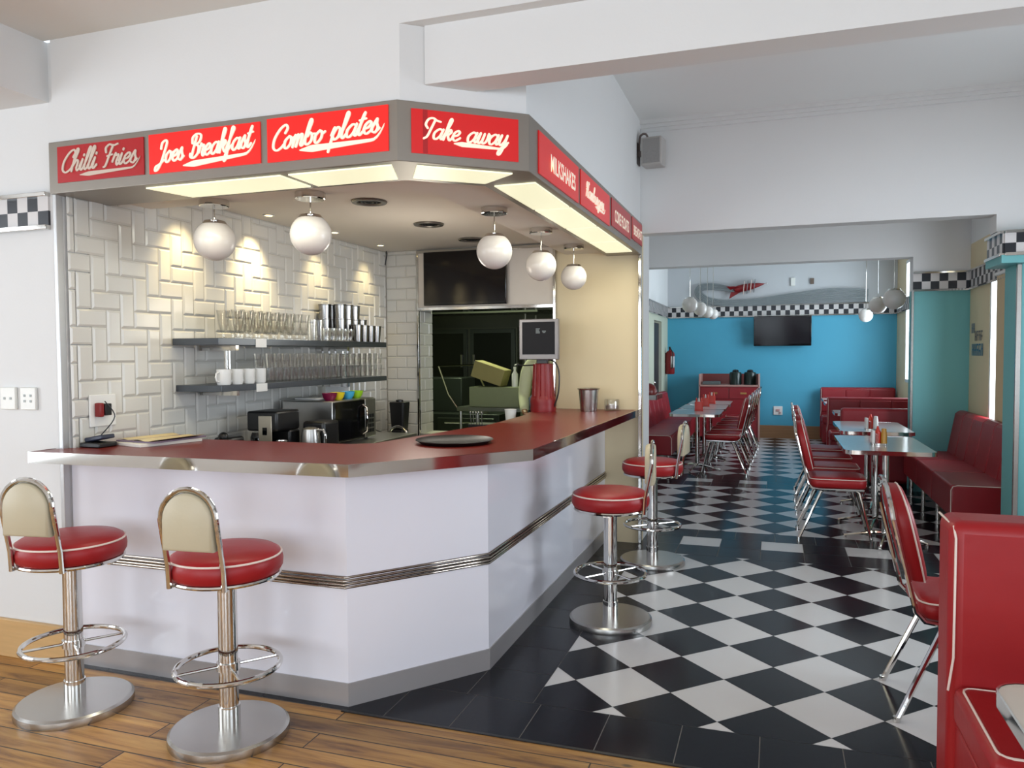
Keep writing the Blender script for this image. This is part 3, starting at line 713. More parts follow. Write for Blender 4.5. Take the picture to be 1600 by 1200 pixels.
# ---------------------------------------------------------------- dining chairs (face +x)
def make_chair():
    t = thing('dining_chair', 'x', 'chair')
    hw = .205
    b = MB()
    for s_ in (-1, 1):
        pass
    P = [(.215, -hw+.02, .412), (-.10, -hw, .41), (-.165, -hw, .418), (-.20, -hw, .455), (-.215, -hw, .52), (-.262, -hw, .72), (-.285, -hw+.005, .82)]
    top = [(-.285-.02*sin(pi*i/10), (-hw+.005)*cos(pi*i/10), .82+.145*sin(pi*i/10)) for i in range(1, 10)]
    Q = P+top+[(x_, -y_, z_) for x_, y_, z_ in P[::-1]]
    b.tube(Q, .0105, 8)
    b.tube([(.20, -hw+.02, .41), (.20, hw-.02, .41)], .009, 8)
    b.tube([(-.08, -hw, .408), (-.08, hw, .408)], .009, 8)
    b.build('frame', CHROME, t)
    for s_ in (-1, 1):
        b = MB(); b.tube([(-.07, s_*(hw-.03), .405), (-.10, s_*(hw-.02), .39), (-.265, s_*(hw+.005), .006)], .0125, 8); b.lathe([(.015, 0), (.015, .02)], (-.266, s_*(hw+.005), 0), 10); b.build('leg', CHROME, t)
        b = MB(); b.tube([(.15, s_*(hw-.03), .405), (.18, s_*(hw-.02), .39), (.272, s_*(hw+.005), .006)], .0125, 8); b.lathe([(.015, 0), (.015, .02)], (.273, s_*(hw+.005), 0), 10); b.build('leg', CHROME, t)
    b = MB(); O = rpoly(-.185, .235, -.205, .205, .06, 5); rings = [(.94, .420), (1, .434), (1.015, .46), (1.0, .488), (.94, .500), (.7, .507), (.3, .51)]
    n = len(O); vs_ = []
    for sc_, z_ in rings: vs_ += [(.025+(x_-.025)*sc_, y_*sc_, z_) for x_, y_ in O]
    fs_ = [tuple(range(n-1, -1, -1))]
    for i in range(len(rings)-1): fs_ += [(i*n+k, i*n+(k+1) % n, (i+1)*n+(k+1) % n, (i+1)*n+k) for k in range(n)]
    fs_.append(tuple(range((len(rings)-1)*n, len(rings)*n))); b.add(vs_, fs_); s = b.build('seat', VINYL, t, smooth=60)
    b = MB(); b.tube([(.025+(x_-.025)*1.004, y_*1.004, .491) for x_, y_ in O], .0038, 6, closed=True); b.build('piping', PIPING, s)
    # upholstered back, rounded top, leaning
    w2 = .185; O = [(-w2*.82, .565), (-w2*.95, .66), (-w2, .78)]+[(-w2*cos(pi*i/14), .80+.14*sin(pi*i/14)) for i in range(1, 14)]+[(w2, .78), (w2*.95, .66), (w2*.82, .565)]
    lean = lambda z_: -.222-.235*(z_-.56)+.02
    def pt(y_, z_, off, sc_=1): zz = .76+(z_-.76)*sc_; return (lean(zz)+off, y_*sc_, zz)
    rings = [(.9, -.012), (.98, -.006), (1, .006), (1, .034), (.985, .046), (.93, .056), (.75, .063), (.4, .067)]
    n = len(O); vs_ = []
    for sc_, off in rings: vs_ += [pt(y_, z_, off, sc_) for y_, z_ in O]
    fs_ = [tuple(range(n))]
    for i in range(len(rings)-1): fs_ += [(i*n+k, (i+1)*n+k, (i+1)*n+(k+1) % n, i*n+(k+1) % n) for k in range(n)]
    fs_.append(tuple(range(len(rings)*n-1, (len(rings)-1)*n-1, -1)))
    b = MB(); b.add(vs_, fs_); s = b.build('backrest', VINYL, t, smooth=60)
    b = MB(); b.tube([pt(y_, z_, .042, 1.003) for y_, z_ in O], .0036, 6, closed=True); b.build('piping', PIPING, s)
    return t
ch = make_chair(); ch.location = (.745, 3.625, 0); ch['label'] = 'red piped diner chair with chrome legs standing alone behind the near booth'; ch['group'] = 'diner chairs'
for (x, y, lab) in ((.458, 6.78, 'nearest of the red chairs at the right hand tables'), (.47, 7.42, 'second red chair from the front at the right hand tables'),
                    (.47, 8.12, 'third red chair from the front at the right hand tables'), (.48, 8.78, 'farthest red chair at the right hand tables')):
    dup(ch, (x, y, 0), 0, lab, 'diner chairs')
for i, (y, lab) in enumerate(((10.02, 'nearest of the red chairs in the left hand row of tables'), (10.72, 'second red chair from the front in the left hand row'),
                  (11.42, 'middle red chair in the left hand row of five'), (12.12, 'fourth red chair from the front in the left hand row'), (12.85, 'farthest red chair in the left hand row, before the waiter station'))):
    dup(ch, (-.585+.02*i, y, 0), pi, lab, 'diner chairs')

# ---------------------------------------------------------------- tables
def make_table(L, W_, two=True, name='dining_table'):
    t = thing(name, 'x', 'table')
    b = MB(); b.prism(rpoly(-W_/2, W_/2, -L/2, L/2, .07), .722, .75); b.build('tabletop', TABTOP, t, bevel=.002)
    b = MB(); O = rpoly(-W_/2-.003, W_/2+.003, -L/2-.003, L/2+.003, .073); n = len(O); I = rpoly(-W_/2+.002, W_/2-.002, -L/2+.002, L/2-.002, .068)
    v = [(x_, y_, .719) for x_, y_ in O]+[(x_, y_, .7515) for x_, y_ in O]+[(x_, y_, .719) for x_, y_ in I]+[(x_, y_, .7515) for x_, y_ in I]
    b.add(v, [(k, (k+1) % n, n+(k+1) % n, n+k) for k in range(n)]+[(n+k, n+(k+1) % n, 3*n+(k+1) % n, 3*n+k) for k in range(n)]+[(k, 2*n+k, 2*n+(k+1) % n, (k+1) % n) for k in range(n)])
    b.build('edge_band', CHROME, t)
    for yy in ((-L*.27, L*.27) if two else (0,)):
        b = MB(); b.lathe([(.027, .06), (.027, .70), (.06, .705), (.06, .72)], (0, yy, 0), 18)
        ped = b.build('pedestal', CHROME, t)
        for k in range(4):
            a = pi/4*1.0+pi/2*k+.55
            b = MB(); P = [(.0, yy, .075), (.08*cos(a), yy+.08*sin(a), .07), (.30*cos(a), yy+.30*sin(a), .022)]
            b.tube(P, .014, 8, radii=[.018, .017, .011]); b.lathe([(.016, 0), (.016, .014)], (.295*cos(a), yy+.295*sin(a), 0), 10)
            b.build('foot', CHROME, ped)
    return t
tA = make_table(1.16, .64); tA.location = (.835, 6.98, 0); tA['label'] = 'nearer pale table with chrome edge at the right hand bench'; tA['group'] = 'diner tables'
dup(tA, (.925, 8.52, 0), 0, 'farther pale table with chrome edge at the right hand bench', 'diner tables')
tB = make_table(.92, .62, False); tB.location = (-.935, 10.12, 0); tB['label'] = 'nearest pale table in the left hand row'; tB['group'] = 'diner tables'
dup(tB, (-.93, 11.08, 0), 0, 'middle pale table in the left hand row', 'diner tables')
dup(tB, (-.92, 12.04, 0), 0, 'farthest pale table in the left hand row', 'diner tables')
tC = make_table(.62, 1.1, False); tC.location = (1.26, 10.55, 0); tC['label'] = 'nearest of the small tables between the far right booths'; tC['group'] = 'diner tables'
dup(tC, (1.26, 12.45, 0), 0, 'middle small table between the far right booths', 'diner tables')
dup(tC, (1.28, 13.45, 0), 0, 'small table in the last booth by the turquoise wall', 'diner tables')
# near table at the right edge
t = make_table(.72, 1.15, False); t.location = (1.045, 1.63, 0); t['label'] = 'cream topped table with grey edge at the near booth, bottom right'; t['group'] = 'diner tables'
for c in t.children:
    if c.name.startswith('tabletop'): c.data.materials[0] = mat('cream_tabletop', (206, 198, 186), .2, noise=.03, nscale=20)

# ---------------------------------------------------------------- upholstery blocks
def cushion(mb, x0, x1, y0, y1, z0, z1, r=.03, n=5, plan='z'):
    pass
def booth(name, label, x0, x1, y0, y1, zs, zt, thick, ped, group, pads=0, m=VINYLD, seatdir=-1):
    """booth seat along x: backrest slab y1-thick..y1, seat y0..y1-thick (seatdir -1: sits toward -y)"""
    cx, cy_ = (x0+x1)/2, (y0+y1)/2
    t = thing(name, label, 'booth seat', (cx, cy_, 0), 0, group)
    ya, yb = (y1-thick, y1) if seatdir < 0 else (y0, y0+thick)
    sa, sb = (y0, y1-thick+.01) if seatdir < 0 else (y0+thick-.01, y1)
    b = MB(); b.box(x0-cx, x1-cx, ya-cy_, yb-cy_, .03, zt); s = b.build('backrest', m, t, bevel=.035, bseg=4)
    b = MB(); f = ya-cy_-.001 if seatdir < 0 else yb-cy_+.001
    pr = .0035
    b.tube([(x0-cx-.001, f+.01*-seatdir*0, zs-.02), (x0-cx+.012, f, zs+.08), (x0-cx+.014, f, zt-.05), (x0-cx+.012, f+.02*(-seatdir), zt-.018), (x0-cx+.004, (yb if seatdir < 0 else ya)-cy_, zt-.01)], pr, 6)
    b.build('piping', PIPING, s)
    b = MB(); b.box(x0-cx+.012, x1-cx, sa-cy_, sb-cy_, zs-.12, zs); q = b.build('seat', m, t, bevel=.03, bseg=4)
    b = MB(); O = rpoly(x0-cx+.03, x1-cx-.03, sa-cy_+.02, sb-cy_-.03, .03, 3); b.tube([(a, c, zs-.001) for a, c in O], pr, 6, closed=True); b.build('piping', PIPING, q)
    b = MB(); b.box(x0-cx+.02, x1-cx, sa-cy_+.05, sb-cy_, 0, zs-.121); b.build('plinth', m, t, bevel=.006)
    if pads:
        b = MB(); ww = (x1-x0-.04)/pads
        for i in range(pads):
            k0 = len(b.v); b.box(x0-cx+.02+i*ww+.004, x0-cx+.02+(i+1)*ww-.004, f-.012 if seatdir < 0 else f-.02, f+.02 if seatdir < 0 else f+.012, zs+.06, zt-.04)
        b.build('pad', m, t, bevel=.012, bseg=3)
    return t
booth('booth_seat', 'large red vinyl booth with white piping filling the bottom right corner', .495, 1.75, 2.10, 2.74, .515, 1.0, .19, True, 'red booths', 0, VINYL)
for (y0, y1, zt, x0, lab, sd) in ((9.52, 10.08, .865, .72, 'nearest red booth seat in the far dining room, backing the checkered pier', 1),
                           (11.0, 11.56, .885, .69, 'second red booth seat in the far dining room', -1), (11.565, 12.08, .875, .70, 'third red booth seat in the far dining room, back to back with the second', 1),
                           (13.72, 14.22, .91, .74, 'last red booth seat against the turquoise wall', -1)):
    booth('booth_seat', lab, x0, 1.90, y0, y1, .44, zt, .13, True, 'red booths', 3, VINYLD, sd)
def bench(name, label, xf, xb, y0, y1, zs, zt, side, pads):
    """wall bench along y; xf front edge, xb wall side; side=+1 wall is at larger x"""
    t = thing(name, label, 'bench', ((xf+xb)/2, (y0+y1)/2, 0), 0, 'red wall benches')
    cx, cy_ = (xf+xb)/2, (y0+y1)/2
    X = lambda a, c: (min(a, c)-cx, max(a, c)-cx)
    n = pads; L = (y1-y0)/n
    for i in range(n):
        b = MB(); x0, x1 = X(xf, xb-side*.17); b.box(x0, x1, y0-cy_+i*L+.002, y0-cy_+(i+1)*L-.002, zs-.26, zs); s = b.build('seat', VINYLD, t, bevel=.02, bseg=3)
        if i == 0:
            b = MB(); ye = y0-cy_; b.tube([(xf-cx+side*.004, ye+.001, zs-.25), (xf-cx+side*.004, ye, zs-.04), (xf-cx+side*.018, ye, zs-.012), (xf-cx+side*.05, ye, zs-.004), (xb-cx-side*.18, ye, zs-.004)], .004, 6); b.build('piping', PIPING, s)
    m_ = int(round((y1-y0)/.42)); L = (y1-y0)/m_
    for i in range(m_):
        b = MB(); k0 = len(b.v)
        xa, xc = xb-side*.20, xb-side*.03
        za, zb = zs-.02, zt
        ya, yb = y0-cy_+i*L+.002, y0-cy_+(i+1)*L-.002
        P = [(xa-cx, za), (xa+side*.075-cx, zb-.03), (xa+side*.11-cx, zb), (xc-cx, zb), (xc-cx, za)]
        v = [(p[0], ya, p[1]) for p in P]+[(p[0], yb, p[1]) for p in P]; N = len(P)
        fs = [tuple(range(N)) if side > 0 else tuple(range(N-1, -1, -1)), tuple(range(2*N-1, N-1, -1)) if side > 0 else tuple(range(N, 2*N))]
        fs += [(k, N+k, N+(k+1) % N, (k+1) % N) if side > 0 else (k, (k+1) % N, N+(k+1) % N, N+k) for k in range(N)]
        b.add(v, fs); o = b.build('backrest', VINYLD, t, bevel=.014, bseg=3)
        bm = bmesh.new(); bm.from_mesh(o.data); bmesh.ops.recalc_face_normals(bm, faces=bm.faces); bm.to_mesh(o.data); bm.free()
    k = 4
    for i in range(k):
        for xx in (xf+side*.06, xb-side*.24):
            b = MB(); b.lathe([(.018, 0), (.018, zs-.255)], (xx-cx, y0-cy_+.12+(y1-y0-.24)*i/(k-1), 0), 12); b.build('leg', CHROME, t)
    return t
bench('wall_bench', 'long red wall bench on the right beneath the blind covered window', 1.32, 1.925, 6.84, 9.17, .45, .885, 1, 3)
bench('wall_bench', 'red wall bench running behind the left hand row of tables', -1.24, -1.855, 9.95, 13.3, .45, .86, -1, 4)

# ---------------------------------------------------------------- opal globe pendants
def pendant(x, y, zc, ztop, R, label, group, can=True, rod=.0035):
    t = thing('pendant_lamp', label, 'lamp', (x, y, zc), 0, group)
    b = MB(); b.ball((0, 0, 0), R, 32, 18); b.build('globe', GLOBE, t)
    b = MB(); h = ztop-zc
    b.lathe([(.062*R/.1, R*.78), (.05*R/.1, R*.95), (.02, R*1.02), (.001, R*1.03)], (0, 0, 0), 24); b.build('gallery', CHROME, t)
    b = MB(); b.tube([(0, 0, R*.95), (0, 0, h-.005)], rod, 8); b.build('rod', CHROME, t)
    b = MB(); rr = .072 if can else .04
    prof = [(rr, h-.032), (rr+.002, h-.03), (rr+.002, h-.002), (rr, h)]
    if can:
        v = []; n = 48
        for (q, z_) in ((.93, h-.034), (1, h-.03), (1, h)):
            v += [(rr*q*(1+.03*(k % 4 < 2))*cos(2*pi*k/n), rr*q*(1+.03*(k % 4 < 2))*sin(2*pi*k/n), z_) for k in range(n)]
        b.add(v, [tuple(range(n-1, -1, -1))]+[(i*n+k, i*n+(k+1) % n, (i+1)*n+(k+1) % n, (i+1)*n+k) for i in range(2) for k in range(n)])
    else: b.lathe(prof, n=20)
    b.build('ceiling_cup', CHROME, t)
    return t
for (x, y, zc, R, lab) in ((-2.735, 3.29, 2.095, .104, 'leftmost white globe pendant above the bar'), (-2.168, 3.30, 2.095, .101, 'second white globe pendant from the left above the bar'),
                        (-1.458, 3.99, 2.065, .098, 'third white globe pendant, in front of the dark wall screen'), (-1.416, 4.74, 2.065, .098, 'fourth white globe pendant, before the cream wall edge'),
                        (-1.402, 5.53, 2.065, .095, 'rightmost white globe pendant above the bar, before the cream wall')):
    pendant(x, y, zc, 2.30, R, lab, 'globe pendants over the bar')
for (x, y, zc, R, lab) in ((1.31, 9.95, 2.12, .122, 'nearest white globe pendant by the far right window'), (1.28, 11.2, 2.12, .112, 'middle white globe pendant by the far right window'), (1.35, 13.3, 2.08, .105, 'farthest white globe pendant of the right hand three'),
                        (-1.085, 10.6, 2.15, .105, 'nearest white globe pendant over the left hand tables'), (-1.04, 11.6, 2.15, .1, 'second white globe pendant over the left hand tables'),
                        (-1.01, 12.5, 2.15, .095, 'third white globe pendant over the left hand tables'), (-.975, 13.2, 2.15, .09, 'farthest white globe pendant over the left hand tables')):
    pendant(x, y, zc, 3.3, R, lab, 'globe pendants in the far dining room', False, .004)

# ---------------------------------------------------------------- kitchen ceiling fittings and spots
for (x, y, lab) in ((-2.251, 4.034, 'nearest dark round fitting in the bar ceiling'), (-2.256, 4.864, 'middle dark round fitting in the bar ceiling'), (-2.244, 5.62, 'farthest dark round fitting in the bar ceiling')):
    t = thing('ceiling_vent', lab, 'ceiling fitting', (x, y, 2.40), 0, 'round ceiling fittings')
    b = MB(); b.lathe([(.10, 0), (.105, -.004), (.10, -.012), (.075, -.012), (.07, -.004)], n=32); b.build('ring', mat('dull_metal', (120, 116, 110), .35, .8), t)
    b = MB(); b.lathe([(.07, -.004), (.06, -.003), (.001, -.003)], n=32)
    for rr in (.025, .045): b.lathe([(rr-.004, -.003), (rr-.004, -.009), (rr+.004, -.009), (rr+.004, -.003)], n=24)
    b.build('grille', BLACKP, t)
WARM = (1, .80, .42)
for (x, y, pw, lab) in ((-3.05, 3.57, 26, 'recessed warm downlight over the left part of the tiled wall'), (-3.07, 4.20, 48, 'bright warm downlight above the tiled wall, left of the shelf'),
                   (-3.05, 4.95, 17, 'recessed downlight above the shelf of tall glasses'), (-3.06, 5.66, 14, 'recessed warm downlight in the far tiled corner')):
    t = thing('downlight', lab, 'ceiling light', (x, y, 2.40), 0, 'warm downlights')
    b = MB(); b.lathe([(.032, 0), (.038, -.002), (.038, -.006), (.026, -.006), (.024, .0)], n=24); b.build('bezel', WHITEP, t)
    b = MB(); b.lathe([(.024, -.002), (.001, -.003)], n=20); b.build('lens', BULB, t)
    d = bpy.data.lights.new('spot', 'SPOT'); d.energy = pw; d.spot_size = rad(78); d.spot_blend = 1; d.shadow_soft_size = .03; d.color = WARM
    o = bpy.data.objects.new('spot', d); COL.objects.link(o); o.location = (x, y, 2.385); o.rotation_euler = (rad(0), rad(-12), 0); o.rotation_euler = (0, rad(14), 0)
# fluorescent tubes in the fascia light the bar top from behind their diffusers
area('fascia_light_front', (-2.1, 2.93, 2.255), (0, 0, 0), 1.25, .2, 7, (1, .97, .8))
area('fascia_light_side', (-1.12, 4.55, 2.255), (0, 0, rad(90)), 2.4, .18, 12, (1, .97, .8))
# added warm fill light with no fitting, brightens the bar ceiling and tiles
d = bpy.data.lights.new('bar_kitchen_fill', 'POINT'); d.energy = 9.5; d.color = (1, .93, .80); d.shadow_soft_size = .2
o = bpy.data.objects.new('bar_kitchen_fill', d); COL.objects.link(o); o.location = (-2.2, 4.6, 1.75)

# ---------------------------------------------------------------- wall screen over the opening
t = thing('wall_screen', 'dark flat screen on the cream panel above the kitchen opening', 'screen', (-2.45, 5.98, 2.14))
b = MB(); b.box(-.37, .37, -.02, .02, -.225, .225); b.build('casing', BLACKG, t, bevel=.006)
b = MB(); b.box(-.355, .355, -.0225, -.02, -.20, .212); b.build('screen_glass', SCREEN, t)
b = MB(); b.box(-.15, .15, .02, .05, -.1, .1); b.build('bracket', BLACKP, t)
b = MB(); b.box(.33, .345, -.024, -.0224, -.19, .2); 
# far tv
t = thing('television', 'flat television tilted on the turquoise wall below the checkered border', 'television', (.12, 14.12, 1.88))
t.rotation_euler = (rad(7), 0, 0)
b = MB(); b.box(-.47, .47, -.03, .03, -.26, .26); b.build('casing', BLACKG, t, bevel=.008)
b = MB(); b.box(-.445, .445, -.0325, -.03, -.225, .24); b.build('screen_glass', mat('tv_glass', (26, 26, 30), .12), t)
b = MB(); b.box(-.12, .12, .03, .17, -.12, .1); b.build('bracket', BLACKP, t)

# ---------------------------------------------------------------- glass shelves on the tiled wall
def shelf(z0, z1, y0, y1, label):
    t = thing('wall_shelf', label, 'shelf', (-3.05, (y0+y1)/2, z0), 0, 'metal glassware shelves'); cy_ = (y0+y1)/2
    b = MB(); b.box(-.165, .15, y0-cy_, y1-cy_, 0, z1-z0); b.build('board', mat('dark_steel', (96, 102, 110), .35, .8, noise=.08, nscale=8), t, bevel=.002)
    b = MB(); b.box(.1505, .154, 3.82-cy_, 3.92-cy_, -.012, z1-z0); b.build('price_tag', WHITEP, t)
    for yy in (3.72, 4.95):
        b = MB(); b.box(-.162, .10, yy-cy_-.012, yy-cy_+.012, -.03, 0); b.build('bracket', CHROME, t)
    return t
sh1 = shelf(1.562, 1.600, 3.50, 5.44, 'upper metal shelf holding tall sundae glasses and steel cups')
sh2 = shelf(1.300, 1.336, 3.52, 5.44, 'lower metal shelf holding white mugs and stacked tumblers')
for i, yy in enumerate((3.70, 4.98)):
    b = MB(); b.tube([(0, 0, 0), (0, 0, 1.53-1.336)], .011, 10); b.tube([(0, .03, 0), (0, .03, 1.53-1.336)], .006, 8)
    o = b.build('shelf_post', CHROME); o.location = (-2.935-.08, yy, 1.336); tag(o, ('left', 'right')[i]+' chrome post between the two glassware shelves', 'shelf post', 'shelf posts')

def lathe_thing(name, prof, m, n=16):
    b = MB(); b.lathe(prof, n=n); return b.build(name, m)
sundae = lathe_thing('sundae_glass', [(.001, .0), (.03, 0), (.03, .006), (.008, .012), (.008, .03), (.02, .045), (.03, .09), (.034, .14), (.040, .168), (.037, .168), (.031, .14), (.026, .09), (.016, .05), (.001, .045)], GLASS)
tumbler = lathe_thing('tumbler', [(.001, 0), (.026, 0), (.030, .03), (.034, .088), (.0315, .088), (.027, .03), (.023, .012), (.001, .010)], GLASS)
tallt = lathe_thing('tall_tumbler', [(.001, 0), (.026, 0), (.030, .05), (.036, .14), (.0335, .14), (.027, .05), (.023, .015), (.001, .012)], GLASS)
short_ = lathe_thing('short_glass', [(.001, 0), (.028, 0), (.024, .012), (.034, .05), (.036, .09), (.0335, .09), (.031, .05), (.02, .016), (.001, .015)], GLASS)
scup = lathe_thing('steel_cup', [(.001, 0), (.032, 0), (.036, .05), (.041, .12), (.044, .122), (.044, .125), (.039, .125), (.034, .05), (.03, .006), (.001, .005)], mat('cup_steel', (138, 136, 134), .2, 1, noise=.05, nscale=10), 20)
shak = lathe_thing('milkshake_cup', [(.001, 0), (.034, 0), (.038, .05), (.045, .165), (.048, .168), (.048, .172), (.043, .172), (.036, .05), (.032, .006), (.001, .005)], MATS['cup_steel'], 20)
def mugmesh():
    b = MB(); b.lathe([(.001, 0), (.034, 0), (.039, .01), (.041, .088), (.038, .088), (.036, .012), (.001, .008)], n=22)
    b.tube([(.0, -.04, .072), (0, -.062, .066), (0, -.068, .045), (0, -.06, .024), (0, -.04, .018)], .005, 8); return b.build('mug', WHITEP)
mug = mugmesh()
used = set()
def put(proto, loc, label, cat, group, flip=False, rz=0):
    if proto.name not in used: used.add(proto.name); o = proto
    else: o = proto.copy(); COL.objects.link(o)
    o.location = loc; o.rotation_euler = (pi if flip else 0, 0, rz); tag(o, label, cat, group); return o
for i in range(9):
    for r, xx in enumerate((-2.95, -3.07)):
        put(sundae, (xx, 3.73+i*.083+.02*r, 1.6005), 'tall clear sundae glass standing in the left half of the upper shelf', 'glass', 'sundae glasses on the upper shelf')
for i in range(2): put(tallt, (-2.95, 4.485+i*.08, 1.6005), 'tall plain tumbler between the sundae glasses and the short glasses', 'glass', 'tall tumblers on the upper shelf')
for i in range(5):
    put(short_, (-2.95, 4.655+i*.078, 1.6005), 'short footed glass left of the steel cups on the upper shelf', 'glass', 'short glasses on the upper shelf')
for i in range(4):
    for r, xx in enumerate((-3.15, -3.05)):
        if 4.98+i*.10+.05*r > 5.36: continue
        put(shak, (xx, 4.96+i*.10+.05*r, 1.6005), 'tall steel milkshake cup in the back row of the upper shelf', 'cup', 'milkshake cups on the upper shelf')
        if i < 3: put(shak, (xx, 4.96+i*.10+.05*r, 1.705), 'tall steel milkshake cup nested in another on the upper shelf', 'cup', 'milkshake cups on the upper shelf')
for i in range(4): put(scup, (-2.95, 5.08+i*.095, 1.6005), 'small shiny steel cup at the right end of the upper shelf', 'cup', 'small steel cups on the upper shelf')
for i in range(4): put(mug, (-2.95, 3.60+i*.105, 1.3365), ('leftmost', 'second', 'third', 'fourth')[i]+' white mug from the left on the lower shelf', 'mug', 'white mugs on the lower shelf')
for i in range(18):
    for r, xx in enumerate((-2.945, -3.03, -3.115)):
        yy = 4.02+i*.08
        if yy > 5.40: continue
        put(tumbler, (xx, yy, 1.3365), 'clear tumbler in the bottom tier on the lower shelf', 'glass', 'tumblers on the lower shelf')
        if r < 2: put(tumbler, (xx, yy, 1.4255), 'clear tumbler in the top tier on the lower shelf', 'glass', 'tumblers on the lower shelf')

# ---------------------------------------------------------------- back counter and appliances
b = MB(); b.box(-3.21, -2.60, 3.35, 5.35, .86, .90); b.box(-3.18, -2.66, 3.35, 5.35, .0, .86)
o = b.build('back_counter', STEEL, bevel=.003); tag(o, 'low steel worktop along the tiled wall carrying coffee machine and microwave', 'counter')
b = MB(); b.box(-3.21, -1.78, 5.36, 6.03, .74, .78); b.box(-3.15, -1.85, 5.42, 6.0, .0, .74)
o = b.build('sink_counter', STEEL, bevel=.003); tag(o, 'steel sink worktop below the kitchen opening', 'counter')
# coffee machine
t = thing('coffee_machine', 'black filter coffee machine with a silver front plate on the back counter', 'coffee machine', (-2.95, 4.06, .90))
b = MB(); b.box(-.11, .11, -.13, .11, .14, .262); b.box(-.11, .11, .0, .11, .0, .14); b.box(-.11, .11, -.13, .11, 0, .03); b.build('body', BLACKP, t, bevel=.014, bseg=3)
b = MB(); b.box(-.02, .075, -.136, -.13, .06, .235); p = b.build('front_plate', mat('silver_plastic', (184, 176, 160), .3, .5), t, bevel=.003)
b = MB(); b.box(.012, .042, -.140, -.136, .12, .165); b.build('window', BLACKG, p)
b = MB(); b.lathe([(.04, .03), (.055, .05), (.055, .1), (.045, .13)], (-.06, -.07, 0), 18); b.build('jug', BLACKG, t)
t = thing('espresso_grinder', 'small black grinder with round knobs between coffee machine and microwave', 'grinder', (-2.72, 4.22, .90))
b = MB(); b.box(-.08, .08, -.09, .09, 0, .19); b.build('body', BLACKP, t, bevel=.02, bseg=3)
for xx, zz in ((-.03, .12), (.035, .13), (0, .06)):
    b = MB(); b.lathe([(.022, -.108), (.022, -.09)], (xx, 0, zz), 16, 'y'); b.build('knob', STEEL, t)
# microwave
t = thing('microwave', 'steel microwave oven with dark door and curved handle on the back counter', 'microwave', (-2.95, 4.70, .90))
b = MB(); b.box(-.20, .19, -.28, .28, .012, .295); b.build('casing', STEEL, t, bevel=.006)
b = MB(); b.box(.19, .205, -.275, .12, .02, .288); d = b.build('door', BLACKG, t, bevel=.004)
b = MB(); b.tube([(.205, .09, .05), (.235, .09, .07), (.24, .09, .15), (.235, .09, .23), (.205, .09, .25)], .009, 10); b.build('handle', CHROME, d)
b = MB(); b.box(.19, .204, .125, .275, .02, .288); c = b.build('control_panel', STEEL, t, bevel=.003)
b = MB()
for i in range(3):
    for j in range(4): b.box(.204, .207, .15+i*.035, .175+i*.035, .05+j*.035, .075+j*.035)
b.build('button', BLACKP, c)
for yy in (-.22, .22):
    for xx in (-.15, .15): b = MB(); b.lathe([(.015, 0), (.015, .013)], (xx, yy, 0), 10); b.build('foot', BLACKP, t)
# stack on the microwave
b = MB(); b.prism(rpoly(-.07, .13, -.22, .2, .03), 0, .01); b.box(-.07, .13, .19, .205, 0, .1)
o = b.build('white_tray', WHITEP, bevel=.003); o.location = (-3.09, 4.78, 1.1955); tag(o, 'white tray lying on the microwave behind the coloured bowls', 'tray')
for (yy, c, nm) in ((4.53, (120, 20, 60), 'dark red'), (4.63, (226, 202, 40), 'yellow'), (4.76, (70, 170, 214), 'light blue'), (4.88, (150, 200, 40), 'lime green')):
    b = MB(); b.lathe([(.001, 0), (.03, 0), (.044, .02), (.052, .05), (.049, .05), (.04, .02), (.001, .005)], n=24)
    o = b.build('small_bowl', mat('bowl_'+nm.replace(' ', '_'), c, .35, noise=.03)); o.location = (-2.85 if nm != 'dark red' else -2.85, yy, 1.206 if nm != 'x' else 1.196); o.location.z = 1.1955
    tag(o, nm+' plastic bowl on top of the microwave', 'bowl', 'coloured bowls on the microwave')
# kettle and steel jug
t = thing('kettle', 'brushed steel jug kettle in front of the microwave', 'kettle', (-2.60+.0, 4.10, .90)); t.location = (-2.635-.03, 4.02, .90)
b = MB(); b.lathe([(.001, 0), (.062, 0), (.064, .02), (.056, .12), (.05, .155), (.03, .165), (.001, .168)], n=26); b.build('body', STEEL, t)
b = MB(); b.tube([(.05, .0, .15), (.09, 0, .15), (.105, 0, .12), (.1, 0, .05), (.07, 0, .025)], .009, 8); b.build('handle', CHROME, t)
t = thing('milk_jug', 'small steel milk jug beside the kettle', 'jug', (-2.70, 3.78, .90))
b = MB(); b.lathe([(.001, 0), (.036, 0), (.038, .04), (.03, .095), (.033, .11), (.03, .11), (.027, .095), (.034, .04), (.001, .005)], n=20); b.build('body', CHROME, t)
b = MB(); b.tube([(.03, 0, .095), (.055, 0, .09), (.058, 0, .05), (.036, 0, .03)], .005, 8); b.build('handle', CHROME, t)
# cup in the coffee machine, dark machine at its left
b = MB(); b.lathe([(.001, 0), (.024, 0), (.03, .06), (.028, .06), (.022, .006), (.001, .005)], n=18); o = b.build('paper_cup', MANILA); o.location = (-2.86, 3.87, .90); tag(o, 'small cream cup standing before the coffee machine', 'cup')
t = thing('tap_machine', 'low black appliance left of the coffee machine', 'appliance', (-3.02, 3.72, .90))
b = MB(); b.box(-.06, .06, -.07, .07, 0, .13); b.build('body', BLACKP, t, bevel=.02, bseg=3); b = MB(); b.ball((0, -.05, .13), .03, 14, 8); b.build('dial', BLACKP, t)
t = thing('corner_cable', 'short black cable hanging from the ceiling in the tiled corner', 'cable', (-3.19, 6.0, 2.398))
b = MB(); b.tube(crom([Vector(p) for p in ((0, 0, 0), (.012, -.01, -.03), (-.004, .0, -.08), (-.012, .0, -.12))], 5), .005, 6); b.build('cord', BLACKP, t)
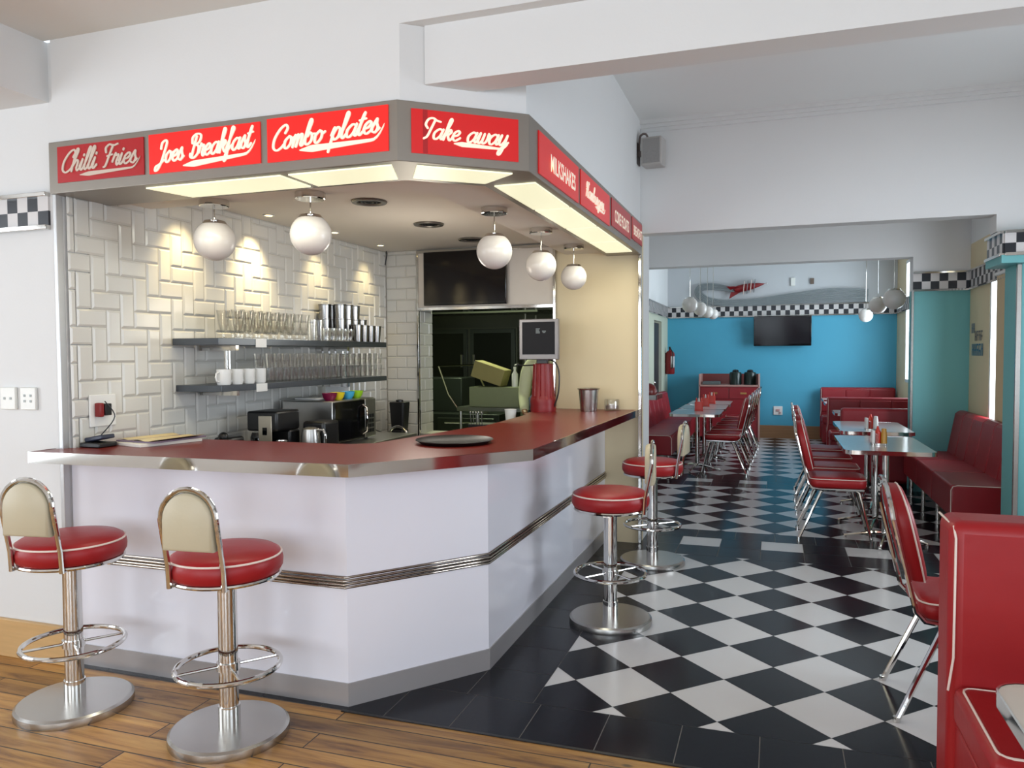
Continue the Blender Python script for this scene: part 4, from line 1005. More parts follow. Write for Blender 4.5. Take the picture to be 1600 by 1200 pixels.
# tall black blender
t = thing('blender', 'tall black covered blender against the tiled corner', 'blender', (-2.965, 5.78, .78))
b = MB(); b.box(-.055, .055, -.055, .055, 0, .10); b.build('base', BLACKP, t, bevel=.01)
b = MB(); k = len(b.v); b.prism(rpoly(-.07, .07, -.065, .065, .02), .10, .33)
for i in range(k, len(b.v)):
    x_, y_, z_ = b.v[i]; s_ = .8 if z_ < .2 else 1.0; b.v[i] = (x_*s_, y_*s_, z_)
b.build('jar_cover', BLACKP, t, bevel=.008)
b = MB(); b.lathe([(.03, .33), (.03, .345), (.012, .35)], n=16); b.build('knob', BLACKP, t)
# tap
t = thing('mixer_tap', 'curved chrome tap rising behind the counter edge', 'tap', (-2.88, 5.42, .78))
b = MB(); P = [(0, 0, 0), (0, 0, .06)]+[(.09-.09*cos(pi*i/10*.82), -.02*i/10, .075+.085*sin(pi*i/10*.82)) for i in range(11)]+[(.19, -.02, .06)]
b.tube(crom([Vector(p) for p in P], 4), .009, 10); b.build('spout', CHROME, t)
b = MB(); b.lathe([(.025, 0), (.02, .02), (.012, .03)], n=16); b.build('base', CHROME, t)
t = thing('power_cable', 'black cable drooping from the microwave to the blender', 'cable', (-2.86, 5.3, .9))
b = MB(); b.tube(crom([Vector(p) for p in ((-.05, -.28, .22), (-.12, -.1, .14), (-.14, .1, .02), (-.16, .30, -.04), (-.18, .36, -.11))], 6), .004, 6); b.build('cord', BLACKP, t)
# tall white box on sink counter, knife block, bin at the counter's back edge
b = MB(); b.lathe([(.001, 0), (.036, 0), (.045, .105), (.048, .108), (.045, .112), (.04, .108), (.032, .006), (.001, .006)], n=24); o = b.build('white_beaker', WHITEP); tag(o, 'white plastic beaker on the sink worktop behind the counter', 'beaker'); o.location = (-1.93, 5.62, .965)
t = thing('utensil_stand', 'small dark stand holding cutlery beside the white beaker', 'stand', (-2.12, 5.55, .78))
b = MB(); b.prism(rpoly(-.12, .12, -.05, .13, .02), 0, .185); b.build('caddy', BLACKP, t, bevel=.004)
for i in range(5):
    b = MB(); b.tube([(-.1+i*.022, -.02, .18), (-.105+i*.023, -.03, .27)], .004, 6); b.ball((-.105+i*.023, -.03, .275), .008, 8, 6); b.build('cutlery', STEEL, t)

# ---------------------------------------------------------------- things on the bar
CT = 1.0588
t = thing('serving_tray', 'round black serving tray lying on the red counter', 'tray', (-1.515, 3.545, CT))
b = MB(); b.lathe([(.001, 0), (.165, 0), (.19, .016), (.195, .018), (.192, .021), (.163, .005), (.001, .004)], n=56); b.build('dish', BLACKP, t)
t = thing('ice_bucket', 'ribbed steel bucket near the far end of the red counter', 'bucket', (-1.355, 5.80, CT))
b = MB(); b.lathe([(.001, 0), (.062, 0), (.064, .01), (.078, .165), (.086, .17), (.088, .176), (.084, .178), (.074, .168), (.06, .012), (.001, .008)], n=40); b.build('pail', BRUSH, t)
t = thing('glass_jar', 'low clear jar beside the steel bucket on the red counter', 'jar', (-1.205, 5.955, CT))
b = MB(); b.lathe([(.001, 0), (.058, 0), (.062, .02), (.06, .075), (.056, .085), (.05, .085), (.055, .07), (.055, .01), (.001, .01)], n=28); b.build('body', GLASS, t)
b = MB(); b.lathe([(.001, .012), (.05, .012), (.05, .04), (.001, .045)], n=20); b.build('contents', mat('sachets', (170, 150, 140), .6, noise=.3, nscale=50), t)
# papers and phone
t = thing('document_pile', 'stack of white and manila papers on the left end of the counter', 'papers', (-2.985, 3.13, CT), rad(-14))
b = MB(); b.box(-.13, .13, -.17, .17, 0, .016); b.build('notebook', PAPER, t, bevel=.002)
b = MB(); k = len(b.v); b.box(-.125, .14, -.14, .19, .0165, .024); b.xf(k, Matrix.Rotation(rad(9), 4, 'Z')); b.build('folder', mat('purple_folder', (120, 104, 124), .6, noise=.03), t, bevel=.001)
b = MB(); N = 10; v = []
for i in range(N+1):
    for j in range(2):
        x_ = -.13+.29*i/N; v.append((x_, -.13+.3*j, .026+.012*max(0, (i/N-.6))**1*(1+j)+.004*sin(i*1.3+j)))
b.add(v, [(2*i, 2*i+2, 2*i+3, 2*i+1) for i in range(N)]); b.build('loose_sheet', MANILA, t, solid=.001)
t = thing('card_terminal', 'black card payment machine at the left end of the counter', 'card machine', (-3.16, 2.915, CT))
b = MB(); k = len(b.v); b.box(-.04, .085, -.06, .05, 0, .024); b.build('cradle', BLACKP, t, bevel=.006)
b = MB(); k = len(b.v); b.box(-.035, .08, -.035, .045, .0, .022); b.xf(k, Matrix.Translation((0, 0, .028)) @ Matrix.Rotation(rad(-10), 4, 'Y')); b.build('handset', mat('dark_blue_plastic', (40, 46, 66), .35), t, bevel=.006)
b = MB(); b.tube(crom([Vector(p) for p in ((.0, .03, .05), (.02, .1, .14), (.0, .06, .22))], 6), .003, 6); b.build('cord', BLACKP, t)
# red and black plug at the tiled wall
t = thing('wall_socket', 'white double socket with red and black plugs on the tiled wall', 'socket', (-3.217, 2.99, 1.25), 0)
b = MB(); b.box(0, .010, -.06, .10, -.10, .06); b.build('plate', WHITEP, t, bevel=.003)
b = MB(); b.box(.01, .05, -.035, -.01, -.05, .02); b.build('plug', REDP, t, bevel=.006)
b = MB(); b.box(.01, .045, .0, .04, -.045, .015); b.build('plug', BLACKP, t, bevel=.004)
# point of sale: screen on a red fluted pedestal
t = thing('order_terminal', 'square dark order screen on a red fluted pedestal at the far end of the bar', 'order screen', (-1.69, 5.70, CT))
b = MB(); n = 60; v = []
pr = [(.098, 0), (.1, .02), (.098, .05), (.098, .052), (.1, .075), (.097, .1), (.088, .12), (.082, .25), (.076, .365), (.07, .37)]
for (r_, z_) in pr:
    fl_ = 1 if z_ < .11 or z_ > .366 else 0
    for k in range(n):
        q = r_*(1 if fl_ else (1-.07*(k % 5 in (0,)))); v.append((q*cos(2*pi*k/n), q*sin(2*pi*k/n), z_))
b.add(v, [tuple(range(n-1, -1, -1))]+[(i*n+k, i*n+(k+1) % n, (i+1)*n+(k+1) % n, (i+1)*n+k) for i in range(len(pr)-1) for k in range(n)]+[tuple(range((len(pr)-1)*n, len(pr)*n))])
b.build('pedestal', REDP, t, smooth=25)
b = MB(); b.box(-.045, .045, -.03, .03, .365, .44); b.build('neck', BLACKP, t, bevel=.006)
b = MB(); b.box(-.155, .155, -.12, -.075, .40, .708); s = b.build('monitor', mat('silver_bezel', (128, 124, 124), .35, .3), t, bevel=.006)
b = MB(); b.box(-.128, .128, -.1225, -.12, .44, .685); g_ = b.build('screen_glass', MSCREEN, s)
b = MB()
for i, (a, c, zz) in enumerate(((-.02, .012, .63), (-.02, .006, .62), (-.02, .01, .61), (-.02, .012, .60), (.03, .06, .612), (.034, .055, .602))): b.box(a, c, -.1235, -.1225, zz, zz+.005)
b.build('screen_text', mat('screen_text', (120, 130, 130), .5, emit=(130, 140, 140), estr=.3), g_)
b = MB(); b.tube(crom([Vector(p) for p in ((.04, .0, .40), (.10, -.02, .38), (.135, -.03, .30), (.13, -.03, .15), (.09, -.02, .03), (.085, 0, .012))], 7), .006, 8); b.build('cable', BLACKP, t)
b = MB(); b.tube(crom([Vector(p) for p in ((-.05, -.02, .36), (-.13, -.05, .355), (-.18, -.06, .36))], 5), .005, 8); b.ball((-.185, -.06, .362), .011, 10, 6); b.build('lever', BLACKP, t)

# ---------------------------------------------------------------- service kitchen seen through the opening
b = MB(); b.box(-4.4, -1.55, 9.0, 9.12, 0, 2.5); b.box(-4.5, -4.4, 6.2, 9.12, 0, 2.5); b.box(-1.66, -1.55, 6.5, 9.0, 0, 2.5); b.box(-4.5, -3.3, 6.2, 6.31, 0, 2.5)
struct('wall_service_kitchen', b, KDARK, smooth=0)
b = MB(); b.box(-4.5, -1.55, 6.2, 9.12, 2.5, 2.6); struct('ceiling', b, mat('service_kitchen_ceiling', (96, 98, 80), .8), smooth=0)
area('service_kitchen_tube', (-2.9, 7.3, 2.42), (0, 0, 0), .9, .25, 30, (.90, 1, .64))
t = thing('strip_light', 'glowing ceiling strip light inside the service kitchen', 'ceiling light', (-2.45, 7.35, 2.46))
b = MB(); b.box(-.35, .35, -.05, .05, 0, .03); b.build('housing', KSTEEL, t); b = MB(); b.box(-.33, .33, -.03, .03, -.02, 0); b.build('tube', mat('kitchen_tube', (240, 255, 200), .4, emit=(240, 255, 190), estr=5), t)
t = thing('extractor_hood', 'long steel extractor hood high over the cooking range', 'hood', (-3.3, 8.3, 1.98))
b = MB(); v = [(-.9, -.45, 0), (.9, -.45, 0), (.9, .5, 0), (-.9, .5, 0), (-.9, -.05, .4), (.9, -.05, .4), (.9, .5, .4), (-.9, .5, .4)]
b.add(v, [(0, 3, 2, 1), (4, 5, 6, 7), (0, 1, 5, 4), (1, 2, 6, 5), (2, 3, 7, 6), (3, 0, 4, 7)]); b.build('canopy', KSTEEL, t, smooth=0)
b = MB(); b.box(-.92, .92, -.47, -.44, -.03, .02); b.build('lip', KSTEEL, t)
t = thing('kitchen_cabinet', 'dark framed cabinet with two glass doors on the service kitchen wall', 'cabinet', (-3.55, 8.8, 1.05))
b = MB(); b.box(-.62, .62, 0, .19, 0, .78); b.build('body', KDARK, t)
for x0 in (-.6, .02):
    b = MB(); b.box(x0, x0+.58, -.03, 0, .02, .76); d = b.build('door', mat('cabinet_frame', (96, 102, 96), .4, .4), t, bevel=.004)
    b = MB(); b.box(x0+.05, x0+.53, -.034, -.03, .07, .71); b.build('pane', mat('dark_door_pane', (34, 38, 36), .25), d)
    b = MB(); b.box(x0+(.5 if x0 < 0 else .04), x0+(.52 if x0 < 0 else .06), -.05, -.034, .3, .45); b.build('handle', STEEL, d)
t = thing('steel_rack', 'chrome wire shelving with boxes at the back of the service kitchen', 'rack', (-2.2, 8.35, 0))
for xx in (-.42, .42):
    for yy in (-.2, .2): b = MB(); b.tube([(xx, yy, 0), (xx, yy, 1.95)], .013, 8); b.build('post', STEEL, t)
for zz in (.55, 1.12, 1.45, 1.78):
    b = MB(); b.box(-.42, .42, -.21, .21, zz, zz+.02); b.build('shelf_board', STEEL, t, bevel=.002)
for (x, z, sx, sz, m_, nm) in ((-2.4, 1.4705, .16, .17, 'cardboard', 'cardboard box'), (-2.15, 1.4705, .2, .12, 'pink_box', 'pinkish box'), (-1.95, 1.4705, .14, .2, 'cardboard', 'tall cardboard box'),
                         (-2.42, 1.1405, .14, .12, 'green_box', 'green crate'), (-2.18, 1.1405, .22, .16, 'cardboard', 'wide cardboard box'), (-1.93, 1.1405, .16, .1, 'white_box', 'pale tub')):
    m_ = {'cardboard': CARD, 'pink_box': mat('pink_box', (190, 130, 116), .6), 'green_box': mat('green_box', (96, 120, 84), .6), 'white_box': mat('white_box', (176, 176, 160), .5)}[m_]
    b = MB(); b.box(-sx/2, sx/2, -.12, .12, 0, sz); o = b.build('storage_box', m_, bevel=.004); o.location = (x, 8.33, z)
    tag(o, nm+(' on the upper level' if z > 1.3 else ' on the middle level')+' of the steel rack', 'box', 'boxes on the steel rack')
t = thing('cooking_range', 'dark cooking range with two oven doors low in the service kitchen', 'oven', (-3.40, 7.80, 0))
b = MB(); b.box(-.72, .72, -.35, .35, .0, .88); b.build('body', mat('range_body', (54, 60, 56), .35, .5), t, bevel=.006)
for x0 in (-.68, .03):
    b = MB(); b.box(x0, x0+.64, -.375, -.35, .5, .84); d = b.build('oven_door', mat('range_door', (70, 76, 70), .3, .7), t, bevel=.01)
    b = MB(); b.tube([(x0+.1, -.40, .79), (x0+.54, -.40, .79)], .011, 8); b.build('handle', CHROME, d)
    for q in range(2): b = MB(); b.lathe([(.02, -.40), (.02, -.375)], (x0+.2+.24*q, 0, .7), 14, 'y'); b.build('knob', CHROME, d)
b = MB(); b.tube([(.02, -.3, 1.38), (.13, -.3, 1.08), (.26, -.3, .90)], .010, 8); b.tube([(.02, -.3, 1.38), (.42, -.3, 1.39)], .010, 8); b.tube([(.42, -.3, 1.39), (.52, -.3, 1.2), (.66, -.3, .92)], .010, 8); b.build('guard_rail', CHROME, t)
b = MB(); b.box(-.55, .2, -.1, .3, .88, 1.25); b.build('grill_box', mat('range_body', (54, 60, 56)), t, bevel=.01)
b = MB(); b.lathe([(.001, 0), (.07, 0), (.07, .15), (.065, .15), (.065, .01), (.001, .01)], n=20); o = b.build('stock_pot', STEEL); o.location = (-2.92, 7.58, .8805); tag(o, 'steel pot on the front of the cooking range', 'pot')
t = thing('prep_table', 'low steel preparation table in the middle of the service kitchen', 'table', (-2.52, 7.05, 0))
b = MB(); b.box(-.36, .36, -.25, .25, .96, 1.0); b.build('tabletop', KSTEEL, t, bevel=.003)
for xx in (-.33, .33):
    for yy in (-.22, .22): b = MB(); b.tube([(xx, yy, 0), (xx, yy, .96)], .015, 8); b.build('leg', STEEL, t)
b = MB(); b.box(-.36, .36, -.24, .24, .3, .32); b.build('undershelf', KSTEEL, t)
b = MB(); b.box(-.27, .23, -.12, .12, 0, .19); o = b.build('storage_box', mat('pale_green_box', (128, 136, 104), .6, noise=.05), bevel=.004); o.location = (-2.50, 6.97, 1.0005); tag(o, 'wide pale box on the preparation table', 'box')
b = MB(); b.box(-.16, .16, -.1, .1, -.08, .08); o = b.build('storage_box', CARD, bevel=.004); o.location = (-2.60, 7.0, 1.305); o.rotation_euler = (0, rad(18), 0); o.location.z = 1.32; tag(o, 'tilted cardboard box resting on the wide pale box', 'box')
t = thing('spray_bottle', 'upright bottle with pump on the wide pale box', 'bottle', (-2.34, 6.95, 1.191))
b = MB(); b.lathe([(.001, 0), (.03, 0), (.03, .12), (.012, .15), (.012, .17)], n=16); b.build('body', WHITEP, t); b = MB(); b.lathe([(.014, .17), (.014, .19)], n=12); b.tube([(0, 0, .2), (0, 0, .21), (.04, 0, .215)], .005, 6); b.build('pump', WHITEP, t)

# kitchen worker behind the pass
SKIN = mat('skin', (150, 104, 78), .5, noise=.04, nscale=10)
COAT = mat('pale_coat', (214, 216, 180), .7, noise=.05, nscale=8, bump=.2, bscale=8)
APRON = mat('pale_blue_cloth', (150, 172, 196), .7, noise=.05, nscale=8, bump=.15, bscale=8)
TROUS = mat('dark_trousers', (36, 38, 44), .7, noise=.05)
def skinned(name, pts, edges, radii, m, parent, root=0, sub=2):
    me = bpy.data.meshes.new(name); me.from_pydata(pts, edges, []); me.update(); me.materials.append(m)
    o = bpy.data.objects.new(name, me); COL.objects.link(o); o.parent = parent
    md = o.modifiers.new('skin', 'SKIN'); md.use_smooth_shade = True
    if not me.skin_vertices:
        bm = bmesh.new(); bm.from_mesh(me); bm.verts.layers.skin.verify(); bm.to_mesh(me); bm.free()
    for i, r_ in enumerate(radii):
        me.skin_vertices[0].data[i].radius = r_ if isinstance(r_, tuple) else (r_, r_)
    me.skin_vertices[0].data[root].use_root = True
    d = o.modifiers.new('sub', 'SUBSURF'); d.levels = d.render_levels = sub
    return o
PER = thing('person', 'kitchen worker in a pale coat and light blue apron standing behind the red pedestal', 'person', (-1.955, 6.78, 0), rad(8))
P = [(0, 0, .93), (0, 0, 1.08), (0, .0, 1.25), (0, 0, 1.38), (0, 0, 1.46), (0, -.01, 1.52), (0, -.015, 1.60), (0, -.01, 1.68),
     (-.09, 0, .90), (-.10, -.01, .50), (-.10, .01, .09), (-.10, -.12, .035), (.09, 0, .90), (.10, -.01, .50), (.10, .01, .09), (.10, -.12, .035),
     (-.15, 0, 1.41), (-.20, 0, 1.36), (-.235, .02, 1.12), (-.20, -.16, .98), (-.17, -.22, .96),
     (.15, 0, 1.41), (.20, 0, 1.36), (.235, .02, 1.12), (.20, -.16, .98), (.17, -.22, .96)]
E_ = [(0, 1), (1, 2), (2, 3), (3, 4), (4, 5), (5, 6), (6, 7), (0, 8), (8, 9), (9, 10), (10, 11), (0, 12), (12, 13), (13, 14), (14, 15), (3, 16), (16, 17), (17, 18), (18, 19), (19, 20), (3, 21), (21, 22), (22, 23), (23, 24), (24, 25)]
Rr = [(.14, .10), (.13, .095), (.145, .10), (.13, .08), (.055, .05), (.055, .055), (.078, .09), (.07, .082), .085, .055, .038, .035, .085, .055, .038, .035, .06, .052, .042, .028, .022, .06, .052, .042, .028, .022]
k = [-.0]
body = skinned('body', P, E_, Rr, SKIN, PER, 0, 2)
co = skinned('coat', [P[i] for i in (0, 1, 2, 3, 16, 17, 18, 19, 21, 22, 23, 24)], [(0, 1), (1, 2), (2, 3), (3, 4), (4, 5), (5, 6), (6, 7), (3, 8), (8, 9), (9, 10), (10, 11)],
        [(.165, .125), (.155, .12), (.168, .122), (.148, .10), .078, .072, .06, .042, .078, .072, .06, .042], COAT, PER, 0, 2)
tr = skinned('trousers', [P[i] for i in (0, 8, 9, 10, 12, 13, 14)], [(0, 1), (1, 2), (2, 3), (0, 4), (4, 5), (5, 6)], [(.15, .115), .10, .075, .062, .10, .075, .062], TROUS, PER, 0, 2)
b = MB(); v = []; N = 9
for j, (zz, ww, yy) in enumerate(((.62, .17, -.135), (.9, .19, -.155), (1.1, .18, -.14), (1.16, .12, -.14), (1.38, .10, -.125))):
    for i in range(N): a = (i/(N-1)-.5); v.append((a*2*ww, yy+.09*abs(a*2)**2, zz))
b.add(v, [(j*N+i, j*N+i+1, (j+1)*N+i+1, (j+1)*N+i) for j in range(4) for i in range(N-1)]); b.build('apron', APRON, PER, solid=.006)
b = MB(); b.ball((0, .005, 1.665), .098, 20, 12, (.86, 1.0, .80)); k0 = 0
b.v = [(x_, y_ + (.012 if z_ < 1.66 else 0), z_+.018) for x_, y_, z_ in b.v]; b.build('hair', mat('black_hair', (20, 18, 18), .6), PER)
for s_ in (-1, 1):
    b = MB(); b.ball((s_*.03, -.092, 1.635), .011, 12, 8); b.build('eye', mat('eye_white', (230, 228, 220), .3), PER)
    b = MB(); b.ball((s_*.078, .0, 1.62), .022, 10, 8, (.4, .7, 1.3)); b.build('ear', SKIN, PER)
b = MB(); b.ball((0, -.105, 1.605), .014, 12, 8, (.8, 1.1, 1.5)); b.build('nose', SKIN, PER)
b = MB(); b.ball((0, -.094, 1.567), .022, 12, 8, (1.1, .4, .3)); b.build('mouth', mat('lips', (130, 70, 64), .5), PER)
for s_ in (-1, 1):
    hx, hy, hz = s_*.17, -.22, .96
    pts = [(hx, hy, hz), (hx, hy-.05, hz-.01)]; ed = [(0, 1)]; rr_ = [(.022, .016), (.034, .014)]
    for q in range(4):
        ox = (q-1.5)*.019; ln = (.062, .074, .07, .055)[q]; n0 = len(pts)
        pts += [(hx+ox, hy-.085, hz-.014), (hx+ox*1.1, hy-.085-ln*.5, hz-.024), (hx+ox*1.1, hy-.085-ln*.85, hz-.05)]
        ed += [(1, n0), (n0, n0+1), (n0+1, n0+2)]; rr_ += [.0095, .009, .008]
    n0 = len(pts); pts += [(hx-s_*.04, hy-.05, hz-.012), (hx-s_*.055, hy-.085, hz-.025)]; ed += [(0, n0), (n0, n0+1)]; rr_ += [.011, .009]
    skinned('hand', pts, ed, rr_, SKIN, PER, 0, 1)

# ---------------------------------------------------------------- left wall plates, speaker, small wall things
for x0, lab, n in ((-3.585, 'blank switch plate, left of the two on the white wall', 1), (-3.452, 'white socket plate with four dots, right of the two on the white wall', 2)):
    t = thing('wall_plate', lab, 'wall plate', (x0, 2.805, 1.297), 0, 'wall plates on the white wall')
    b = MB(); b.box(-.05, .05, -.012, .004, -.055, .055); b.build('plate', mat('ivory_plastic', (236, 236, 230), .35), t, bevel=.004)
    for xx in (-.02, .02):
        for zz in ((-.012, .015) if n == 2 else (0,)):
            b = MB(); b.box(xx-.006, xx+.006, -.015, -.012, zz-.006, zz+.006); b.build('switch', mat('grey_plastic', (170, 176, 174), .4), t, bevel=.001)
t = thing('loudspeaker', 'small grey loudspeaker bracketed high in the corner above the checkered floor', 'speaker', (-.885, 5.93, 3.02), rad(-6))
b = MB(); b.box(-.075, .085, -.07, .07, -.105, .105); b.build('cabinet', mat('speaker_grey', (178, 174, 170), .5, noise=.02), t, bevel=.012, bseg=3)
b = MB(); b.box(-.06, .07, -.076, -.068, -.09, .09); b.lathe([(.042, -.079), (.04, -.076)], (.005, 0, -.03), 20, 'y'); b.build('grille', mat('speaker_grille', (150, 148, 146), .6, noise=.1, nscale=80), t, bevel=.003)
b = MB(); b.tube(crom([Vector(p) for p in ((-.12, .04, -.06), (-.105, .0, .05), (-.09, -.02, .13), (-.05, -.02, .14), (-.03, -.02, .10))], 6), .008, 8); b.box(-.128, -.11, -.05, .05, -.08, .08); b.box(-.115, -.07, -.015, .015, -.02, .02); b.build('bracket', mat('bracket_brown', (120, 108, 104), .5, .4), t)
t = thing('wall_socket', 'white double socket low on the turquoise wall', 'socket', (.06, 14.296, .487))
b = MB(); b.box(-.075, .075, -.014, .004, -.075, .075); b.build('plate', WHITEP, t, bevel=.004)
b = MB(); b.box(-.03, .03, -.03, -.014, -.01, .03); b.box(.02, .05, -.03, -.014, -.05, -.02); b.build('plug', mat('pale_pink_plastic', (200, 160, 160), .4), t, bevel=.004)
for xx, ww, hh, m_, lab in ((.29, .035, .07, 'ivory_plastic', 'pale square plate on the white wall above the grey swirl'), (.60, .03, .05, 'brown_box', 'small brown box on the white wall above the television')):
    b = MB(); b.box(-ww, ww, -.03, .004, -hh, hh); o = b.build('wall_box', MATS.get(m_) or mat('brown_box', (112, 96, 84), .5), bevel=.004); o.location = (xx, 14.296, 2.73); tag(o, lab, 'wall box')
# far waiter station
t = thing('waiter_station', 'red waiter station with open top shelf against the turquoise wall', 'cabinet', (-.74, 13.9, 0))
b = MB(); b.box(-.49, .49, -.24, .30, .06, .93); b.build('body', VINYLD, t, bevel=.004)
b = MB(); b.box(-.49, .49, -.26, .30, .93, .955); b.build('counter_board', mat('pale_edge', (196, 150, 140), .4), t)
b = MB(); b.box(-.49, .49, .28, .30, .955, 1.135); b.build('back_panel', LAMRED, t)
for x0 in (-.5, .48):
    b = MB(); b.box(x0, x0+.02, -.26, .30, 0, 1.14); b.build('side_panel', mat('pale_edge', (196, 150, 140)), t)
for x0 in (-.47, .01):
    b = MB(); b.box(x0, x0+.46, -.252, -.24, .72, .90); d = b.build('drawer', VINYLD, t, bevel=.004)
    b = MB(); b.box(x0+.18, x0+.28, -.262, -.252, .80, .83); b.build('handle', mat('brass', (170, 130, 80), .3, .8), d)
b = MB(); b.box(-.15, .15, -.12, .12, 0, .055); o = b.build('cutlery_box', mat('grey_green_plastic', (90, 100, 100), .5), bevel=.01); o.location = (-1.04, 13.85, .9555); tag(o, 'low grey box on the left of the waiter station', 'box')
for xx, nm in ((-.64, 'left'), (-.40, 'right')):
    t = thing('coffee_flask', nm+' of two dark green lidded flasks on the waiter station', 'flask', (xx, 13.85, .9555), 0, 'flasks on the waiter station')
    b = MB(); b.lathe([(.001, 0), (.1, 0), (.102, .19), (.09, .215), (.001, .22)], n=24); b.build('body', mat('dark_green_enamel', (20, 40, 38), .3, noise=.1), t)
    b = MB(); b.lathe([(.05, .215), (.055, .235), (.04, .255), (.001, .262)], n=20); b.build('lid', BLACKP, t)
# fire extinguisher
t = thing('fire_extinguisher', 'red fire extinguisher hung on the left wall near the turquoise corner', 'fire extinguisher', (-1.775, 13.98, 1.13))
b = MB(); b.lathe([(.001, 0), (.07, 0), (.082, .02), (.082, .36), (.06, .40), (.025, .42), (.02, .44)], n=24); b.build('cylinder', REDP, t)
b = MB(); b.lathe([(.022, .44), (.022, .47)], n=12); b.box(-.012, .012, -.09, .03, .47, .49); b.build('valve', BLACKP, t)
b = MB(); b.tube(crom([Vector(p) for p in ((0, -.03, .46), (.05, -.09, .40), (.06, -.09, .25), (.05, -.085, .1))], 5), .01, 8); b.build('hose', BLACKP, t)
b = MB(); v = [(.0835*cos(a), .0835*sin(a), z_) for z_ in (.12, .32) for a in [rad(-75+10*i) for i in range(7)]]; b.add(v, [(i, i+1, 8+i, 7+i) for i in range(6)]); b.build('label', WHITEP, t, solid=.001)
b = MB(); b.box(-.085, -.06, -.04, .04, .2, .38); b.build('hook', BLACKP, t)
# little wall shelf at the jamb
t = thing('wall_ledge', 'small red ledge with chrome edge fixed beyond the white jamb', 'shelf', (-1.33, 7.0, 1.09))
b = MB(); b.box(-.12, .34, -.16, .2, .006, .04); b.build('board', LAMRED, t, bevel=.003)
b = MB(); b.box(-.12, .346, -.168, -.16, 0, .042); b.box(.34, .348, -.168, .2, 0, .042); b.build('edge_trim', CHROME, t)
b = MB(); k = len(b.v); b.lathe([(.001, 0), (.075, 0), (.08, .03), (.06, .075), (.03, .095), (.001, .10)], n=24); o = b.build('red_cover', LAMRED); o.location = (-1.09, 7.06, 1.1305); tag(o, 'rounded red cover resting on the small wall ledge', 'cover')
t = thing('blue_notice', 'small blue notice on a slim stand above the wall ledge', 'notice', (-1.20, 6.96, 1.13))
b = MB(); b.box(-.005, .005, -.005, .005, 0, .30); b.box(-.03, .03, -.03, .03, 0, .006); b.build('stem', CHROME, t)
b = MB(); b.box(-.03, .03, -.006, .0, .25, .31); b.build('card', mat('blue_card', (74, 138, 178), .5, noise=.03), t)
# table condiment sets
RED2 = mat('bright_red_plastic', (206, 50, 34), .35, noise=.05)
def caddy(loc, label, kind, group):
    t = thing('condiment_set', label, 'condiments', loc, rad(5), group)
    b = MB(); b.prism(rpoly(-.055, .055, -.045, .045, .01), 0, .012); b.build('holder', CHROME if kind else RED2, t)
    if kind == 0:
        b = MB(); b.prism(rpoly(-.052, .05, -.04, .042, .012), .012, .12); b.build('napkin_box', RED2, t, bevel=.004)
        for i, xx in enumerate((-.03, .0, .03)):
            b = MB(); b.lathe([(.012, .12), (.011, .15), (.004, .17)], (xx, .01, 0), 10); b.build('squeeze_top', (RED2, WHITEP, RED2)[i], t)
    else:
        b = MB(); b.box(-.052, -.03, -.035, .035, .012, .115); b.build('napkins', WHITEP, t, bevel=.003)
        b = MB(); b.lathe([(.001, .012), (.024, .012), (.024, .10), (.012, .125), (.006, .15)], (-.002, .01, 0), 14); b.build('sauce_bottle', RED2, t)
        b = MB(); b.lathe([(.001, .012), (.025, .012), (.022, .10), (.02, .105), (.018, .13), (.001, .135)], (.04, -.01, 0), 14); b.build('sauce_bottle', mat('mustard_yellow', (186, 136, 48), .35) if kind == 1 else WHITEP, t)
        b = MB(); b.lathe([(.001, .012), (.016, .012), (.014, .07), (.016, .09), (.001, .095)], (-.02, -.035, 0), 12); b.build('shaker', GLASS, t)
    return t
caddy((.80, 6.86, .7518), 'condiment set with mustard bottle on the nearer right hand table', 1, 'table condiments')
caddy((.885, 8.15, .7518), 'condiment set with white bottle on the farther right hand table', 2, 'table condiments')
caddy((-.93, 10.25, .7518), 'red condiment box on the nearest left hand table', 0, 'table condiments')
caddy((-.92, 11.15, .7518), 'red condiment box on the middle left hand table', 0, 'table condiments')
caddy((-.88, 11.75, .7518), 'red condiment box on the farthest left hand table', 0, 'table condiments')

# rocket and its vapour trail on the far wall
WIREM = mat('grey_trail', (150, 158, 160), .4, .5, noise=.1, nscale=12)
t = thing('rocket_sculpture', 'red toy rocket with a looping grey vapour trail mounted above the border', 'wall sculpture', (-.4, 14.24, 2.62))
def rot(mb, k0, M_): mb.xf(k0, M_)
RM = Matrix.Translation((-.28, -.02, 0)) @ Matrix.Rotation(rad(-10), 4, 'Y')
b = MB(); b.lathe([(.001, -.02), (.05, 0), (.062, .08), (.066, .18), (.055, .30), (.032, .42), (.008, .50), (.001, .52)], (0, 0, 0), 18, 'x'); b.xf(0, RM); b.build('hull', REDP, t)
b = MB(); b.ball((.54, 0, 0), .014, 10, 8); b.xf(0, RM); b.build('nose_tip', CHROME, t)
for a in (0, 120, 240):
    b = MB(); v = [(-.07, 0, .03), (.07, 0, .05), (.10, 0, .06), (-.12, 0, .14)]
    k0 = len(b.v); b.add([(p[0], -.006, p[2]) for p in v]+[(p[0], .006, p[2]) for p in v], [(0, 1, 2, 3), (7, 6, 5, 4), (0, 4, 5, 1), (1, 5, 6, 2), (2, 6, 7, 3), (3, 7, 4, 0)])
    b.xf(k0, RM @ Matrix.Rotation(rad(a+180), 4, 'X')); b.build('fin', REDP, t, smooth=0)
for i, xx in enumerate((.16, .22, .28, .34)):
    b = MB(); n = 24; b.tube([(xx+.03*sin(2*pi*k/n), .08*cos(2*pi*k/n), .11*sin(2*pi*k/n)) for k in range(n)], .006, 6, closed=True); b.xf(0, RM); b.build('ring', (PIPING if i % 2 == 0 else WIREM), t)
